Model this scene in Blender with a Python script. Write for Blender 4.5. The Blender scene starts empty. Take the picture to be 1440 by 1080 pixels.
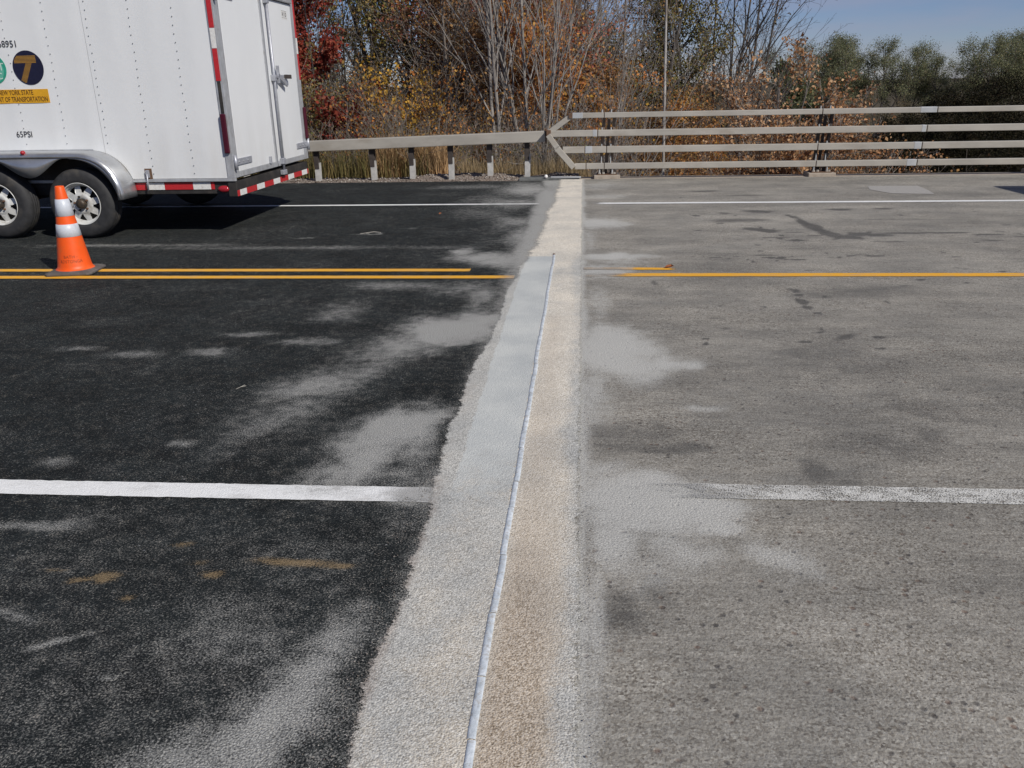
import bpy, bmesh, math, random
import numpy as np
from mathutils import Vector, Matrix

# ------------------------------------------------------------------ camera, sky, sun, exposure
scene = bpy.context.scene
COL = scene.collection
EYE = 1.5; PITCH = 0.3475; YAW = 0.0873; ROLL = 0.02; FOCAL = 1165.0 / 1440.0 * 36.0


def set_camera():
    fh = Vector((-math.sin(YAW), math.cos(YAW), 0)); rt = Vector((math.cos(YAW), math.sin(YAW), 0)); up = Vector((0, 0, 1))
    fwd = fh * math.cos(PITCH) - up * math.sin(PITCH)
    uc = up * math.cos(PITCH) + fh * math.sin(PITCH)
    c, s = math.cos(ROLL), math.sin(ROLL)
    R = rt * c - uc * s
    U = rt * s + uc * c
    cd = bpy.data.cameras.new('camera'); co = bpy.data.objects.new('camera', cd); COL.objects.link(co)
    m = Matrix((R, U, -fwd)).transposed().to_4x4(); m.translation = (0, 0, EYE)
    co.matrix_world = m
    cd.sensor_width = 36; cd.lens = FOCAL; cd.clip_start = 0.05; cd.clip_end = 3000
    scene.camera = co


set_camera()
SUN_EL = math.radians(39); TOSUN = Vector((0.755, -0.655, 0)).normalized()
TOSUN = Vector((TOSUN.x * math.cos(SUN_EL), TOSUN.y * math.cos(SUN_EL), math.sin(SUN_EL)))


def set_light():
    w = bpy.data.worlds.new('World'); scene.world = w; w.use_nodes = True
    nt = w.node_tree; nt.nodes.clear()
    out = nt.nodes.new('ShaderNodeOutputWorld'); bg = nt.nodes.new('ShaderNodeBackground'); sky = nt.nodes.new('ShaderNodeTexSky')
    sky.sky_type = 'NISHITA'; sky.sun_disc = False; sky.sun_elevation = SUN_EL
    sky.sun_rotation = math.atan2(TOSUN.x, TOSUN.y)
    sky.altitude = 1500; sky.air_density = 1.0; sky.dust_density = 0.2; sky.ozone_density = 4.0
    # thin streaky cloud over the whole sky
    tc = nt.nodes.new('ShaderNodeTexCoord'); mp = nt.nodes.new('ShaderNodeMapping'); mp.inputs['Scale'].default_value = (3, 3, 16)
    nz = nt.nodes.new('ShaderNodeTexNoise'); nz.inputs['Scale'].default_value = 1.6; nz.inputs['Detail'].default_value = 7; nz.inputs['Roughness'].default_value = 0.58
    rp = nt.nodes.new('ShaderNodeValToRGB'); rp.color_ramp.elements[0].position = 0.40; rp.color_ramp.elements[1].position = 0.72
    rp.color_ramp.elements[0].color = (0, 0, 0, 1); rp.color_ramp.elements[1].color = (0.55, 0.55, 0.55, 1)
    tint = nt.nodes.new('ShaderNodeMix'); tint.data_type = 'RGBA'; tint.blend_type = 'MULTIPLY'; tint.inputs[0].default_value = 1
    tint.inputs[7].default_value = SKY_TINT
    mx = nt.nodes.new('ShaderNodeMix'); mx.data_type = 'RGBA'; mx.inputs[7].default_value = (3.3, 3.35, 4.3, 1)
    L = nt.links.new
    L(tc.outputs['Generated'], mp.inputs[0]); L(mp.outputs[0], nz.inputs[0]); L(nz.outputs[0], rp.inputs[0])
    L(sky.outputs[0], tint.inputs[6]); L(tint.outputs[2], mx.inputs[6]); L(rp.outputs[0], mx.inputs[0]); L(mx.outputs[2], bg.inputs[0])
    bg.inputs[1].default_value = SKY_STRENGTH; L(bg.outputs[0], out.inputs[0])
    sd = bpy.data.lights.new('sun', 'SUN'); sd.energy = SUN_POWER; sd.angle = math.radians(0.5); sd.color = (1.0, 0.955, 0.89)
    so = bpy.data.objects.new('sun', sd); COL.objects.link(so); so.rotation_euler = (-TOSUN).to_track_quat('-Z', 'Y').to_euler(); so.location = (10, -10, 20)


SUN_POWER = 3.75; SKY_STRENGTH = 0.09; SKY_TINT = (0.56, 0.555, 0.69, 1)
set_light()
scene.view_settings.view_transform = 'Standard'; scene.view_settings.look = 'None'
scene.view_settings.exposure = 0.13; scene.view_settings.gamma = 1.0; scene.view_settings.use_curve_mapping = False
scene.render.engine = 'CYCLES'
scene.cycles.max_bounces = 6; scene.cycles.transparent_max_bounces = 8

# ------------------------------------------------------------------ numpy noise
_tab = np.random.RandomState(11).rand(256, 256)


def vnoise(x, y, seed=0):
    x = np.asarray(x, float) + seed * 17.31; y = np.asarray(y, float) + seed * 7.77
    xi = np.floor(x).astype(int); yi = np.floor(y).astype(int)
    fx = x - xi; fy = y - yi; fx = fx * fx * (3 - 2 * fx); fy = fy * fy * (3 - 2 * fy)
    a = _tab[xi % 256, yi % 256]; b = _tab[(xi + 1) % 256, yi % 256]; c = _tab[xi % 256, (yi + 1) % 256]; d = _tab[(xi + 1) % 256, (yi + 1) % 256]
    return (a * (1 - fx) + b * fx) * (1 - fy) + (c * (1 - fx) + d * fx) * fy


def fbm(x, y, seed=0, octv=4, rough=0.5):
    s = 0; a = 1; t = 0
    for i in range(octv):
        s = s + a * vnoise(x, y, seed + i * 3); t += a; a *= rough; x = x * 2.03; y = y * 2.03
    return s / t


def sstep(a, b, v):
    t = np.clip((v - a) / (b - a), 0, 1); return t * t * (3 - 2 * t)


# ------------------------------------------------------------------ node helpers
class NT:
    def __init__(s, name):
        s.m = bpy.data.materials.new(name); s.m.use_nodes = True; s.t = s.m.node_tree; s.t.nodes.clear()
        s.out = s.n('ShaderNodeOutputMaterial'); s.b = s.n('ShaderNodeBsdfPrincipled'); s.L(s.b.outputs[0], s.out.inputs[0])
        s.b.inputs['Specular IOR Level'].default_value = 0.3

    def n(s, k, **kw):
        nd = s.t.nodes.new(k)
        for a, b in kw.items(): setattr(nd, a, b)
        return nd

    def L(s, a, b): s.t.links.new(a, b)

    def set(s, sock, v):
        if isinstance(v, bpy.types.NodeSocket): s.L(v, sock)
        elif isinstance(v, (tuple, list)) and len(v) == 3 and sock.type == 'RGBA': sock.default_value = (*v, 1)
        else: sock.default_value = v

    def coord(s, scale=(1, 1, 1), kind='Object'):
        tc = s.n('ShaderNodeTexCoord'); mp = s.n('ShaderNodeMapping'); mp.inputs['Scale'].default_value = scale
        s.L(tc.outputs[kind], mp.inputs[0]); return mp.outputs[0]

    def noise(s, scale, detail=3, rough=0.5, co=None, out=0):
        nd = s.n('ShaderNodeTexNoise'); nd.inputs['Scale'].default_value = scale; nd.inputs['Detail'].default_value = detail; nd.inputs['Roughness'].default_value = rough
        if co is not None: s.L(co, nd.inputs[0])
        return nd.outputs[out]

    def voro(s, scale, co=None, out='Color', feature='F1'):
        nd = s.n('ShaderNodeTexVoronoi'); nd.feature = feature; nd.inputs['Scale'].default_value = scale
        if co is not None: s.L(co, nd.inputs[0])
        return nd.outputs[out]

    def ramp(s, v, stops, interp='LINEAR'):
        r = s.n('ShaderNodeValToRGB'); s.L(v, r.inputs[0]); cr = r.color_ramp; cr.interpolation = interp
        while len(cr.elements) < len(stops): cr.elements.new(0.5)
        for e, (p, c) in zip(cr.elements, stops):
            e.position = p; e.color = (*c, 1) if isinstance(c, (tuple, list)) else (c, c, c, 1)
        return r.outputs[0]

    def mix(s, f, a, b, mode='MIX'):
        nd = s.n('ShaderNodeMix', data_type='RGBA', blend_type=mode); nd.clamp_factor = True
        s.set(nd.inputs[0], f); s.set(nd.inputs[6], a); s.set(nd.inputs[7], b); return nd.outputs[2]

    def math(s, op, a, b=0.0, c=None, clamp=False):
        nd = s.n('ShaderNodeMath', operation=op); nd.use_clamp = clamp
        s.set(nd.inputs[0], a); s.set(nd.inputs[1], b)
        if c is not None: s.set(nd.inputs[2], c)
        return nd.outputs[0]

    def attr(s, name):
        nd = s.n('ShaderNodeAttribute', attribute_name=name); return nd.outputs['Fac']

    def bump(s, h, strength=0.5, dist=0.01, normal=None):
        nd = s.n('ShaderNodeBump'); nd.inputs['Strength'].default_value = strength; nd.inputs['Distance'].default_value = dist
        s.L(h, nd.inputs['Height'])
        if normal is not None: s.L(normal, nd.inputs['Normal'])
        s.L(nd.outputs[0], s.b.inputs['Normal']); return nd.outputs[0]

    def base(s, v): s.set(s.b.inputs['Base Color'], v)
    def rough(s, v): s.set(s.b.inputs['Roughness'], v)


def mask(n, m, soft=0.25, grain=None, amp=0.5):
    """a coverage mask broken up by grain: 0..1"""
    grain = n.ramp(grain, [(.34, 0.0), (.66, 1.0)])
    v = n.math('ADD', m, n.math('MULTIPLY', n.math('SUBTRACT', grain, 0.5), amp))
    r = n.n('ShaderNodeMapRange'); r.interpolation_type = 'SMOOTHSTEP'; r.inputs[1].default_value = 0.5 - soft; r.inputs[2].default_value = 0.5 + soft
    n.L(v, r.inputs[0]); return r.outputs[0]


def simple(name, col, rough=0.5, metal=0.0, var=0.12, scale=6, bumpy=0.0, dirt=None, dscale=3, stretch=(1, 1, 1), spec=0.4):
    n = NT(name); co = n.coord(stretch)
    nz = n.noise(scale, 5, 0.6, co)
    dark = tuple(c * (1 - var) for c in col); lite = tuple(min(1, c * (1 + var)) for c in col)
    c = n.ramp(nz, [(0.3, dark), (0.7, lite)])
    if dirt:
        dn = n.noise(dscale, 6, 0.65, co); c = n.mix(n.ramp(dn, [(0.52, 0.0), (0.72, 0.8)]), c, dirt)
    n.base(c); n.b.inputs['Metallic'].default_value = metal; n.b.inputs['Specular IOR Level'].default_value = spec
    n.rough(n.ramp(nz, [(0.2, rough * 0.85), (0.8, min(1, rough * 1.15))]))
    if bumpy: n.bump(n.noise(scale * 14, 4, 0.6, co), bumpy, 0.003)
    return n.m


# ------------------------------------------------------------------ dust, dirt and stains lying on the road (plan metres)
DUST_L = [  # x, y, rx, ry, angle, strength
    (-.60, 2.84, .13, .07, 0, .8), (-1.35, 1.75, .8, .55, 0, .22), (-1.6, 2.3, .7, .3, 0, .15),
    (-0.80, 1.62, .11, .30, -10, 0.78), (-0.70, 1.93, .10, .17, -15, .62), (-.92, 1.45, .14, .16, -20, .74), (-.95, 1.25, .2, .2, 0, .7),
    (-.83, 3.52, .18, .30, -8, 1.2), (-.93, 3.16, .14, .30, -15, .85), (-.72, 3.3, .1, .3, 0, .5),
    (-.82, 5.12, .28, .26, -25, 1.15), (-.68, 5.36, .2, .26, -20, .9), (-1.10, 4.70, .25, .42, -38, .62), (-1.32, 4.15, .22, .5, -30, .50), (-1.45, 3.7, .2, .4, -25, .42),
    (-.90, 7.52, .24, .24, -20, .78), (-1.12, 7.8, .12, .14, 0, .8), (-.68, 7.35, .24, .4, 0, .70), (-.60, 8.6, .16, .8, 0, .62),
    (-1.0, 11.2, .6, .6, 0, .40), (-1.3, 10.3, .4, .5, 0, .32), (-.85, 12.9, .4, .9, 0, .75), (-1.6, 13.1, .8, .3, 0, .40), (-.75, 9.6, .25, .4, 0, .36),
    (-1.47, 6.4, .35, .14, 0, .50), (-1.72, 5.6, .2, .25, 0, .46), (-.74, 6.1, .12, .3, 0, .52), (-.9, 6.35, .3, .25, 0, .42),
    (-3.12, 4.70, .16, .05, 0, .48), (-2.72, 4.60, .20, .07, 0, .46), (-2.24, 4.66, .13, .09, 0, .52), (-1.80, 3.29, .06, .04, 0, .52), (-2.25, 3.08, .07, .04, 0, .46),
    (-2.317, 8.80, .12, .03, 0, .75), (-2.2, 8.9, .03, .06, 40, .75), (-2.9, 8.6, .10, .03, 10, .62), (-1.9, 9.2, .1, .03, 0, .6), (-1.68, 4.88, .2, .08, 0, .46), (-2.15, 5.03, .18, .06, 0, .55),
    (-2.9, 8.05, 1.8, .10, 0, .42), (-4.6, 8.2, 1.2, .08, 0, .42), (-2.0, 2.55, .16, .04, 0, .52), (-.45, 2.85, .2, .3, 0, .3),
    (-1.5, 1.9, .1, .02, 30, .6), (-1.7, 2.0, .1, .02, -20, .55), (-1.3, 1.75, .06, .015, 10, .55), (-.72, 1.75, .09, .22, -10, .7), (-1.75, 1.7, .08, .05, 10, .5), (-1.55, 1.5, .12, .06, 10, .5),
]
DUST_R = [
    (.20, 4.72, .25, .48, 10, 1.2), (.08, 4.1, .12, .5, 0, .68), (.50, 4.48, .17, .16, -30, .98), (.62, 4.46, .08, .09, 0, .9), (.33, 4.50, .2, .2, 0, .70), (.18, 5.12, .10, .18, 0, .7),
    (.20, 2.86, .32, .24, 0, 1.25), (.40, 2.86, .2, .2, -20, 1.2), (.50, 2.68, .10, .10, -20, .95), (.66, 2.46, .16, .12, -35, .62), (.12, 2.55, .08, .26, 0, .85), (.25, 2.36, .16, .12, 20, .45), (.10, 3.1, .12, .12, 0, .6), (.34, 2.5, .14, .14, 0, .62),
    (.22, 9.55, .28, .45, 0, .95), (.45, 9.40, .14, .2, 0, .75), (.25, 7.55, .26, .18, 0, 1.0), (.55, 7.58, .22, .1, 0, .64), (.14, 6.95, .25, .25, 0, .80), (.38, 7.3, .3, .1, 0, .5),
    (.4, 13.2, .4, .5, 0, .5), (.35, 11.8, .3, .25, 0, .45), (.60, 3.80, .14, .05, 0, .6), (.12, 5.9, .10, .5, 0, .45), (.07, 8.6, .08, .8, 0, .5),
    (.05, 2.1, .04, .3, 0, .62), (.04, 1.7, .03, .3, 0, .4),
]
TAN_L = [(-1.550, 2.227, .034, .026, 0, 1.0), (-1.61, 2.215, .014, .012, 0, .9), (-1.642, 2.205, .022, .016, 0, .78), (-.93, 2.348, .12, .021, 0, .95), (-1.02, 2.352, .06, .018, 0, .8), (-.80, 2.335, .05, .015, 0, .85),
         (-1.197, 2.262, .032, .018, 0, .9), (-1.413, 2.118, .018, .014, 0, .8), (-1.385, 2.445, .03, .016, 0, .7), (-1.75, 2.26, .03, .012, 0, .5), (-1.28, 2.33, .03, .012, 0, .45)]
STAIN_R = [(1.80, 9.03, .13, .09, 0, .9), (1.97, 8.90, .10, .08, 0, .9), (1.9, 8.98, .10, .06, 0, .8), (2.42, 9.85, .05, .25, 10, .75), (2.44, 9.45, .06, .25, 0, .95), (2.46, 9.1, .09, .22, 0, 1.0), (2.52, 8.72, .10, .20, 10, 1.0), (2.62, 8.5, .14, .12, 0, .95),
           (2.78, 8.66, .14, .12, 0, .95), (2.95, 8.62, .14, .08, 0, .9), (3.25, 8.72, .26, .035, 0, .9), (3.7, 8.74, .30, .035, 0, .92), (4.05, 8.62, .2, .04, 0, .8), (3.9, 8.3, .12, .04, 0, .7), (4.3, 8.5, .1, .03, 0, .7),
           (2.12, 8.35, .09, .05, 0, .85), (1.95, 8.5, .14, .03, 0, .75), (2.35, 8.6, .07, .04, 0, .8), (2.2, 8.8, .12, .03, 0, .65), (2.95, 8.25, .16, .05, 0, .6),
           (1.62, 7.60, .10, .03, 0, .85), (1.75, 7.45, .08, .035, -30, .9), (1.9, 7.4, .08, .025, 0, .85), (1.40, 7.55, .05, .02, 0, .6), (1.2, 7.5, .06, .02, 0, .6), (1.0, 7.52, .06, .02, 0, .6), (.815, 7.53, .05, .02, 0, .6),
           (2.60, 7.55, .09, .035, 0, .9), (2.80, 7.62, .09, .02, 0, .8), (1.88, 6.95, .05, .03, 0, .6), (2.45, 7.6, .05, .015, 0, .6), (3.15, 7.0, .1, .03, -30, .6), (3.9, 7.4, .3, .03, 0, .5), (2.0, 7.9, .2, .02, 0, .55),
           (1.60, 6.27, .05, .07, 0, .7), (1.595, 6.10, .045, .06, 0, .8), (1.575, 5.91, .045, .07, 0, .9), (1.57, 5.74, .035, .05, 0, .8), (1.60, 5.58, .035, .04, 0, .65), (1.52, 5.2, .02, .04, 0, .6), (1.62, 5.02, .05, .1, -40, .6), (1.50, 5.12, .03, .02, 0, .85),
           (.765, 4.98, .025, .02, 0, .95), (.757, 4.87, .022, .016, 0, .95), (2.16, 5.9, .03, .05, 0, .6), (.90, 5.45, .06, .02, 0, .6), (.93, 5.2, .06, .03, 0, .55), (2.15, 4.6, .03, .02, 0, .8), (.58, 6.5, .03, .09, 0, .6),
           (1.3, 3.9, 1.3, .8, 0, .32), (1.3, 4.66, .5, .35, 0, .38), (1.62, 4.5, .4, .3, 0, .36), (1.62, 3.85, .22, .13, -20, .46), (1.50, 4.0, .12, .09, 0, .42), (1.75, 3.7, .18, .08, 0, .46), (1.9, 3.4, .2, .1, 0, .4), (.95, 3.15, .10, .11, 0, .48), (1.05, 3.0, .08, .06, 0, .4), (1.55, 3.55, .1, .1, 0, .45),
           (1.70, 10.16, .10, .08, 0, .62), (1.34, 10.0, .06, .05, 0, .85), (3.1, 10.4, .2, .08, 0, .7), (3.6, 10.45, .2, .06, 0, .7), (2.1, 10.3, .2, .1, 0, .6), (1.8, 9.6, .35, .15, 0, .5), (1.7, 12.3, .2, .06, 0, .7), (2.2, 11.8, .3, .05, 0, .6), (3.4, 12.6, .3, .04, 0, .5),
           (3.5, 9.6, .9, .08, 0, .38), (2.5, 6.2, .9, .2, 0, .36), (.5, 6.2, .3, .2, 0, .35), (1.2, 3.35, .6, .18, 0, .42), (.4, 3.35, .4, .1, 0, .5), (.25, 3.5, .3, .2, 0, .42), (.14, 2.15, .10, .14, 0, .55), (.22, 2.25, .08, .12, 0, .45)]


_sr = random.Random(77)
for _k in range(90):
    _x = _sr.uniform(.9, 4.6); _y = _sr.choice([_sr.gauss(8.7, .28), _sr.gauss(7.55, .12), _sr.uniform(7.2, 12.8), _sr.uniform(4, 7)])
    STAIN_R.append((_x, _y, _sr.uniform(.012, .055), _sr.uniform(.012, .04), 0, _sr.uniform(.6, 1.0)))


def blobs(lst, x, y, wob=0.35, seed=0, pw=1.0, fx=1.6, clipk=3.0, lo=.1, hi=1.6):
    out = np.zeros_like(x)
    for i, (cx, cy, rx, ry, a, s) in enumerate(lst):
        sel = (np.abs(x - cx) < clipk * max(rx, ry)) & (np.abs(y - cy) < clipk * max(rx, ry))
        if not sel.any(): continue
        xs = x[sel] - cx; ys = y[sel] - cy; c, sn = math.cos(math.radians(a)), math.sin(math.radians(a))
        u = (xs * c + ys * sn) / rx; v = (-xs * sn + ys * c) / ry
        q = max(rx, ry); X_, Y_ = x[sel], y[sel]
        u = u + (fbm(X_ / q * 1.3, Y_ / q * 1.3, seed + i + 7, 3) - .5) * .9; v = v + (fbm(X_ / q * 1.3, Y_ / q * 1.3, seed + i + 19, 3) - .5) * .9
        w = (fbm(u * fx, v * fx * .8, seed + i, 5, .6) - .5) * 2 * wob
        r = np.sqrt(u * u + v * v) + w
        out[sel] = np.maximum(out[sel], s * (1 - sstep(lo, hi, r)) ** pw)
    return out


def masks(x, y):
    d = np.zeros_like(x); L = x < 0
    d[L] = blobs(DUST_L, x[L], y[L], .30, 1, lo=-.1, hi=1.9); d[~L] = blobs(DUST_R, x[~L], y[~L], .26, 30, lo=.1, hi=1.6)
    # broad faint film of dust beside the joint
    big = fbm(x * 1.1 + 5, y * .7, 77, 5)
    d += 0.16 * np.exp(-np.abs(x + .28) / 1.3) * sstep(.42, .7, big) + 0.12 * sstep(.5, .75, fbm(x * 2.2, y * 3, 91, 5))
    # fringe right beside the joint
    d = np.where(~L, np.maximum(d, 1.0 * (1 - sstep(-.02, 0.05 + .16 * fbm(x * 0, y * 2.6, 8, 5) ** 2, x))), d)
    fr_ = (1 - sstep(0.50, 0.66 + .30 * fbm(x * 0, y * 1.1, 9, 4) ** 2, -x)) * sstep(2.9, 4.2, y)
    d = np.where(L, np.maximum(d, (0.62 + .55 * sstep(6.5, 8, y) * fbm(x * 3.5, y * 1.4, 14, 4) * 1.5) * fr_), d)
    d = np.where(L, np.maximum(d, .62 * (1 - sstep(.50, .66, -x)) * (fbm(x * 3, y * 9, 10, 4) + .2)), d)
    t = blobs(TAN_L, x, y, .35, 60, fx=1.2, lo=.3, hi=2.1)
    st = blobs([(a, b, c * 1.15, d * 1.2, e, f * 1.05) for a, b, c, d, e, f in STAIN_R], x, y, .4, 90, fx=1.3, lo=.3, hi=1.4) * (x > 0)
    return dict(dust=np.clip(d, 0, 1.2), tan=t, stain=st)


def axis(*segs):
    a = []
    for lo, hi, st in segs:
        n = max(1, int(round((hi - lo) / st))); a += list(np.linspace(lo, hi, n, endpoint=False))
    a.append(segs[-1][1]); return np.array(a)


def mesh_np(name, v, faces, mat=None, parent=None, smooth=False, loc=None, mats=None, fmat=None, attrs=None):
    """faces: list of int arrays (n,k)"""
    me = bpy.data.meshes.new(name); v = np.asarray(v, np.float32)
    me.vertices.add(len(v)); me.vertices.foreach_set('co', v.ravel())
    faces = [f for f in (faces if isinstance(faces, list) else [faces]) if len(f)]
    idx = np.concatenate([np.asarray(f, np.int32).ravel() for f in faces]); cnt = np.concatenate([np.full(len(f), f.shape[1], np.int32) for f in faces])
    me.loops.add(len(idx)); me.loops.foreach_set('vertex_index', idx)
    me.polygons.add(len(cnt)); st = np.zeros(len(cnt), np.int32); st[1:] = np.cumsum(cnt)[:-1]
    me.polygons.foreach_set('loop_start', st); me.polygons.foreach_set('loop_total', cnt)
    if smooth: me.polygons.foreach_set('use_smooth', np.ones(len(cnt), bool))
    if attrs:
        for k, a in attrs.items():
            at = me.attributes.new(k, 'FLOAT', 'POINT'); at.data.foreach_set('value', np.asarray(a, np.float32))
    me.update(calc_edges=True)
    if mat: me.materials.append(mat)
    o = bpy.data.objects.new(name, me); COL.objects.link(o)
    if parent: o.parent = parent
    if loc is not None: o.location = loc
    return o


def grid(name, xs, ys, zf, mat, kind='structure', parent=None, xwarp=None, mask_fn=masks):
    X, Y = np.meshgrid(xs, ys)
    if xwarp is not None: X = xwarp(X, Y)
    Z = zf(X, Y) if callable(zf) else np.full_like(X, zf)
    nx, ny = len(xs), len(ys); i = np.arange((ny - 1) * nx).reshape(ny - 1, nx)[:, :-1].ravel()
    f = np.stack([i, i + 1, i + nx + 1, i + nx], 1)
    at = mask_fn(X.ravel(), Y.ravel()) if mask_fn else None
    o = mesh_np(name, np.stack([X.ravel(), Y.ravel(), Z.ravel()], 1), [f], mat, parent, attrs=at)
    if kind: o['kind'] = kind
    return o


def tag(o, label=None, cat=None, group=None, kind=None):
    if label: o['label'] = label
    if cat: o['category'] = cat
    if group: o['group'] = group
    if kind: o['kind'] = kind
    return o


# ------------------------------------------------------------------ road materials
DUSTC = (0.40, 0.39, 0.36)


def mat_asphalt():
    n = NT('fresh_asphalt'); co = n.coord()
    v = n.voro(150, co); sep = n.n('ShaderNodeSeparateColor'); n.L(v, sep.inputs[0])
    agg = n.ramp(sep.outputs[0], [(0.0, (.006, .008, .008)), (.45, (.014, .017, .017)), (.80, (.024, .028, .027)), (.90, (.058, .058, .052)), (.97, (.13, .125, .11)), (1, (.24, .23, .20))])
    fine = n.noise(420, 3, .6, co); c = n.mix(.32, agg, n.ramp(fine, [(.35, (.012, .014, .014)), (.62, (.036, .040, .039))]))
    mid = n.noise(3.2, 8, .68, co); c = n.mix(1, c, n.ramp(mid, [(.34, (.42, .45, .47)), (.62, (.90, .97, 1.02))]), 'MULTIPLY')
    # thin scuffs and tracked-in dust, finer than the mapped patches
    sc = n.noise(9, 9, .78, n.coord((1, 2.6, 1))); gr = n.noise(260, 2, .5, co)
    sm = n.math('MULTIPLY', n.ramp(sc, [(.60, 0.0), (.74, .55)]), n.ramp(gr, [(.42, 0.0), (.56, 1.0)]))
    c = n.mix(sm, c, (.26, .25, .225))
    chips = n.voro(24, n.coord((1, 1.4, 1)), 'Distance'); ch = n.math('MULTIPLY', n.ramp(chips, [(.07, 1.0), (.12, 0.0)]), n.ramp(n.noise(2.7, 4, .6, co), [(.5, 0.0), (.62, 1.0)]))
    c = n.mix(ch, c, (.30, .30, .30))
    vd = n.voro(190, co, 'Distance')
    grain = n.mix(.28, n.noise(150, 4, .75, co), n.noise(14, 6, .7, co))
    dm = mask(n, n.math('MULTIPLY', n.attr('dust'), 1.0), .38, grain, 1.15)
    dv = n.ramp(n.noise(170, 4, .75, co), [(.34, (.16, .16, .15)), (.5, (.42, .415, .385)), (.66, (.72, .71, .66))])
    c = n.mix(n.math('MULTIPLY', dm, .86), c, dv)
    tm = mask(n, n.math('MULTIPLY', n.attr('tan'), .85), .34, grain, 1.15)
    c = n.mix(n.math('MULTIPLY', tm, .8), c, n.ramp(fine, [(.3, (.19, .13, .065)), (.7, (.34, .25, .14))]))
    n.base(c); n.rough(.92); n.b.inputs['Specular IOR Level'].default_value = .15
    h = n.math('ADD', n.math('MULTIPLY', vd, -1.0), n.math('MULTIPLY', fine, .6)); n.bump(h, .75, .006)
    return n.m


def mat_concrete():
    n = NT('worn_concrete'); co = n.coord()
    v = n.voro(135, co); sep = n.n('ShaderNodeSeparateColor'); n.L(v, sep.inputs[0])
    agg = n.ramp(sep.outputs[0], [(0, (.10, .082, .066)), (.10, (.16, .135, .105)), (.25, (.25, .225, .19)), (.6, (.34, .315, .275)), (.86, (.39, .365, .32)), (1, (.52, .495, .44))])
    paste = n.ramp(n.noise(240, 4, .65, co), [(.3, (.19, .178, .158)), (.7, (.37, .35, .312))])
    # exposed aggregate where the surface has worn
    wear = n.ramp(n.noise(1.6, 6, .65, co), [(.40, .40), (.62, .78)])
    c = n.mix(wear, paste, agg)
    big = n.voro(38, co); sb = n.n('ShaderNodeSeparateColor'); n.L(big, sb.inputs[0]); bd = n.voro(38, co, 'Distance')
    pit = n.math('MULTIPLY', n.ramp(sb.outputs[1], [(.88, 0.0), (.92, 1.0)]), n.ramp(bd, [(.22, 1.0), (.42, 0.0)]))
    c = n.mix(n.math('MULTIPLY', pit, .6), c, n.ramp(sb.outputs[2], [(0, (.05, .045, .045)), (.6, (.09, .065, .05)), (1, (.17, .10, .07))]))
    c = n.mix(1, c, n.ramp(n.noise(2.1, 9, .66, n.coord((.6, 1, 1))), [(.32, (.60, .61, .61)), (.64, (1.06, 1.06, 1.03))]), 'MULTIPLY')
    # traffic-worn fine streaks along the lane
    c = n.mix(1, c, n.ramp(n.noise(60, 4, .7, n.coord((.10, 1, 1))), [(.32, .80), (.66, 1.14)]), 'MULTIPLY')
    c = n.mix(1, c, n.ramp(n.noise(.8, 3, .5, n.coord((.25, 1, 1))), [(.35, .84), (.62, 1.10)]), 'MULTIPLY')
    grain = n.mix(.3, n.noise(130, 4, .75, co), n.noise(12, 6, .7, co))
    sm = mask(n, n.math('MULTIPLY', n.attr('stain'), 1.15), .30, grain, .75)
    c = n.mix(n.math('MULTIPLY', sm, .74), c, (.045, .043, .041))
    dm = mask(n, n.math('MULTIPLY', n.attr('dust'), .95), .42, grain, .9)
    dv = n.ramp(n.noise(170, 4, .7, co), [(.34, (.28, .28, .26)), (.5, (.48, .475, .44)), (.66, (.72, .71, .66))])
    c = n.mix(n.math('MULTIPLY', dm, .82), c, dv)
    n.base(c); n.rough(.85)
    h = n.math('ADD', n.math('MULTIPLY', n.voro(110, co, 'Distance'), -.6), n.noise(170, 4, .7, co))
    h = n.math('SUBTRACT', h, n.math('MULTIPLY', pit, .8)); n.bump(h, .55, .006)
    return n.m


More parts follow.
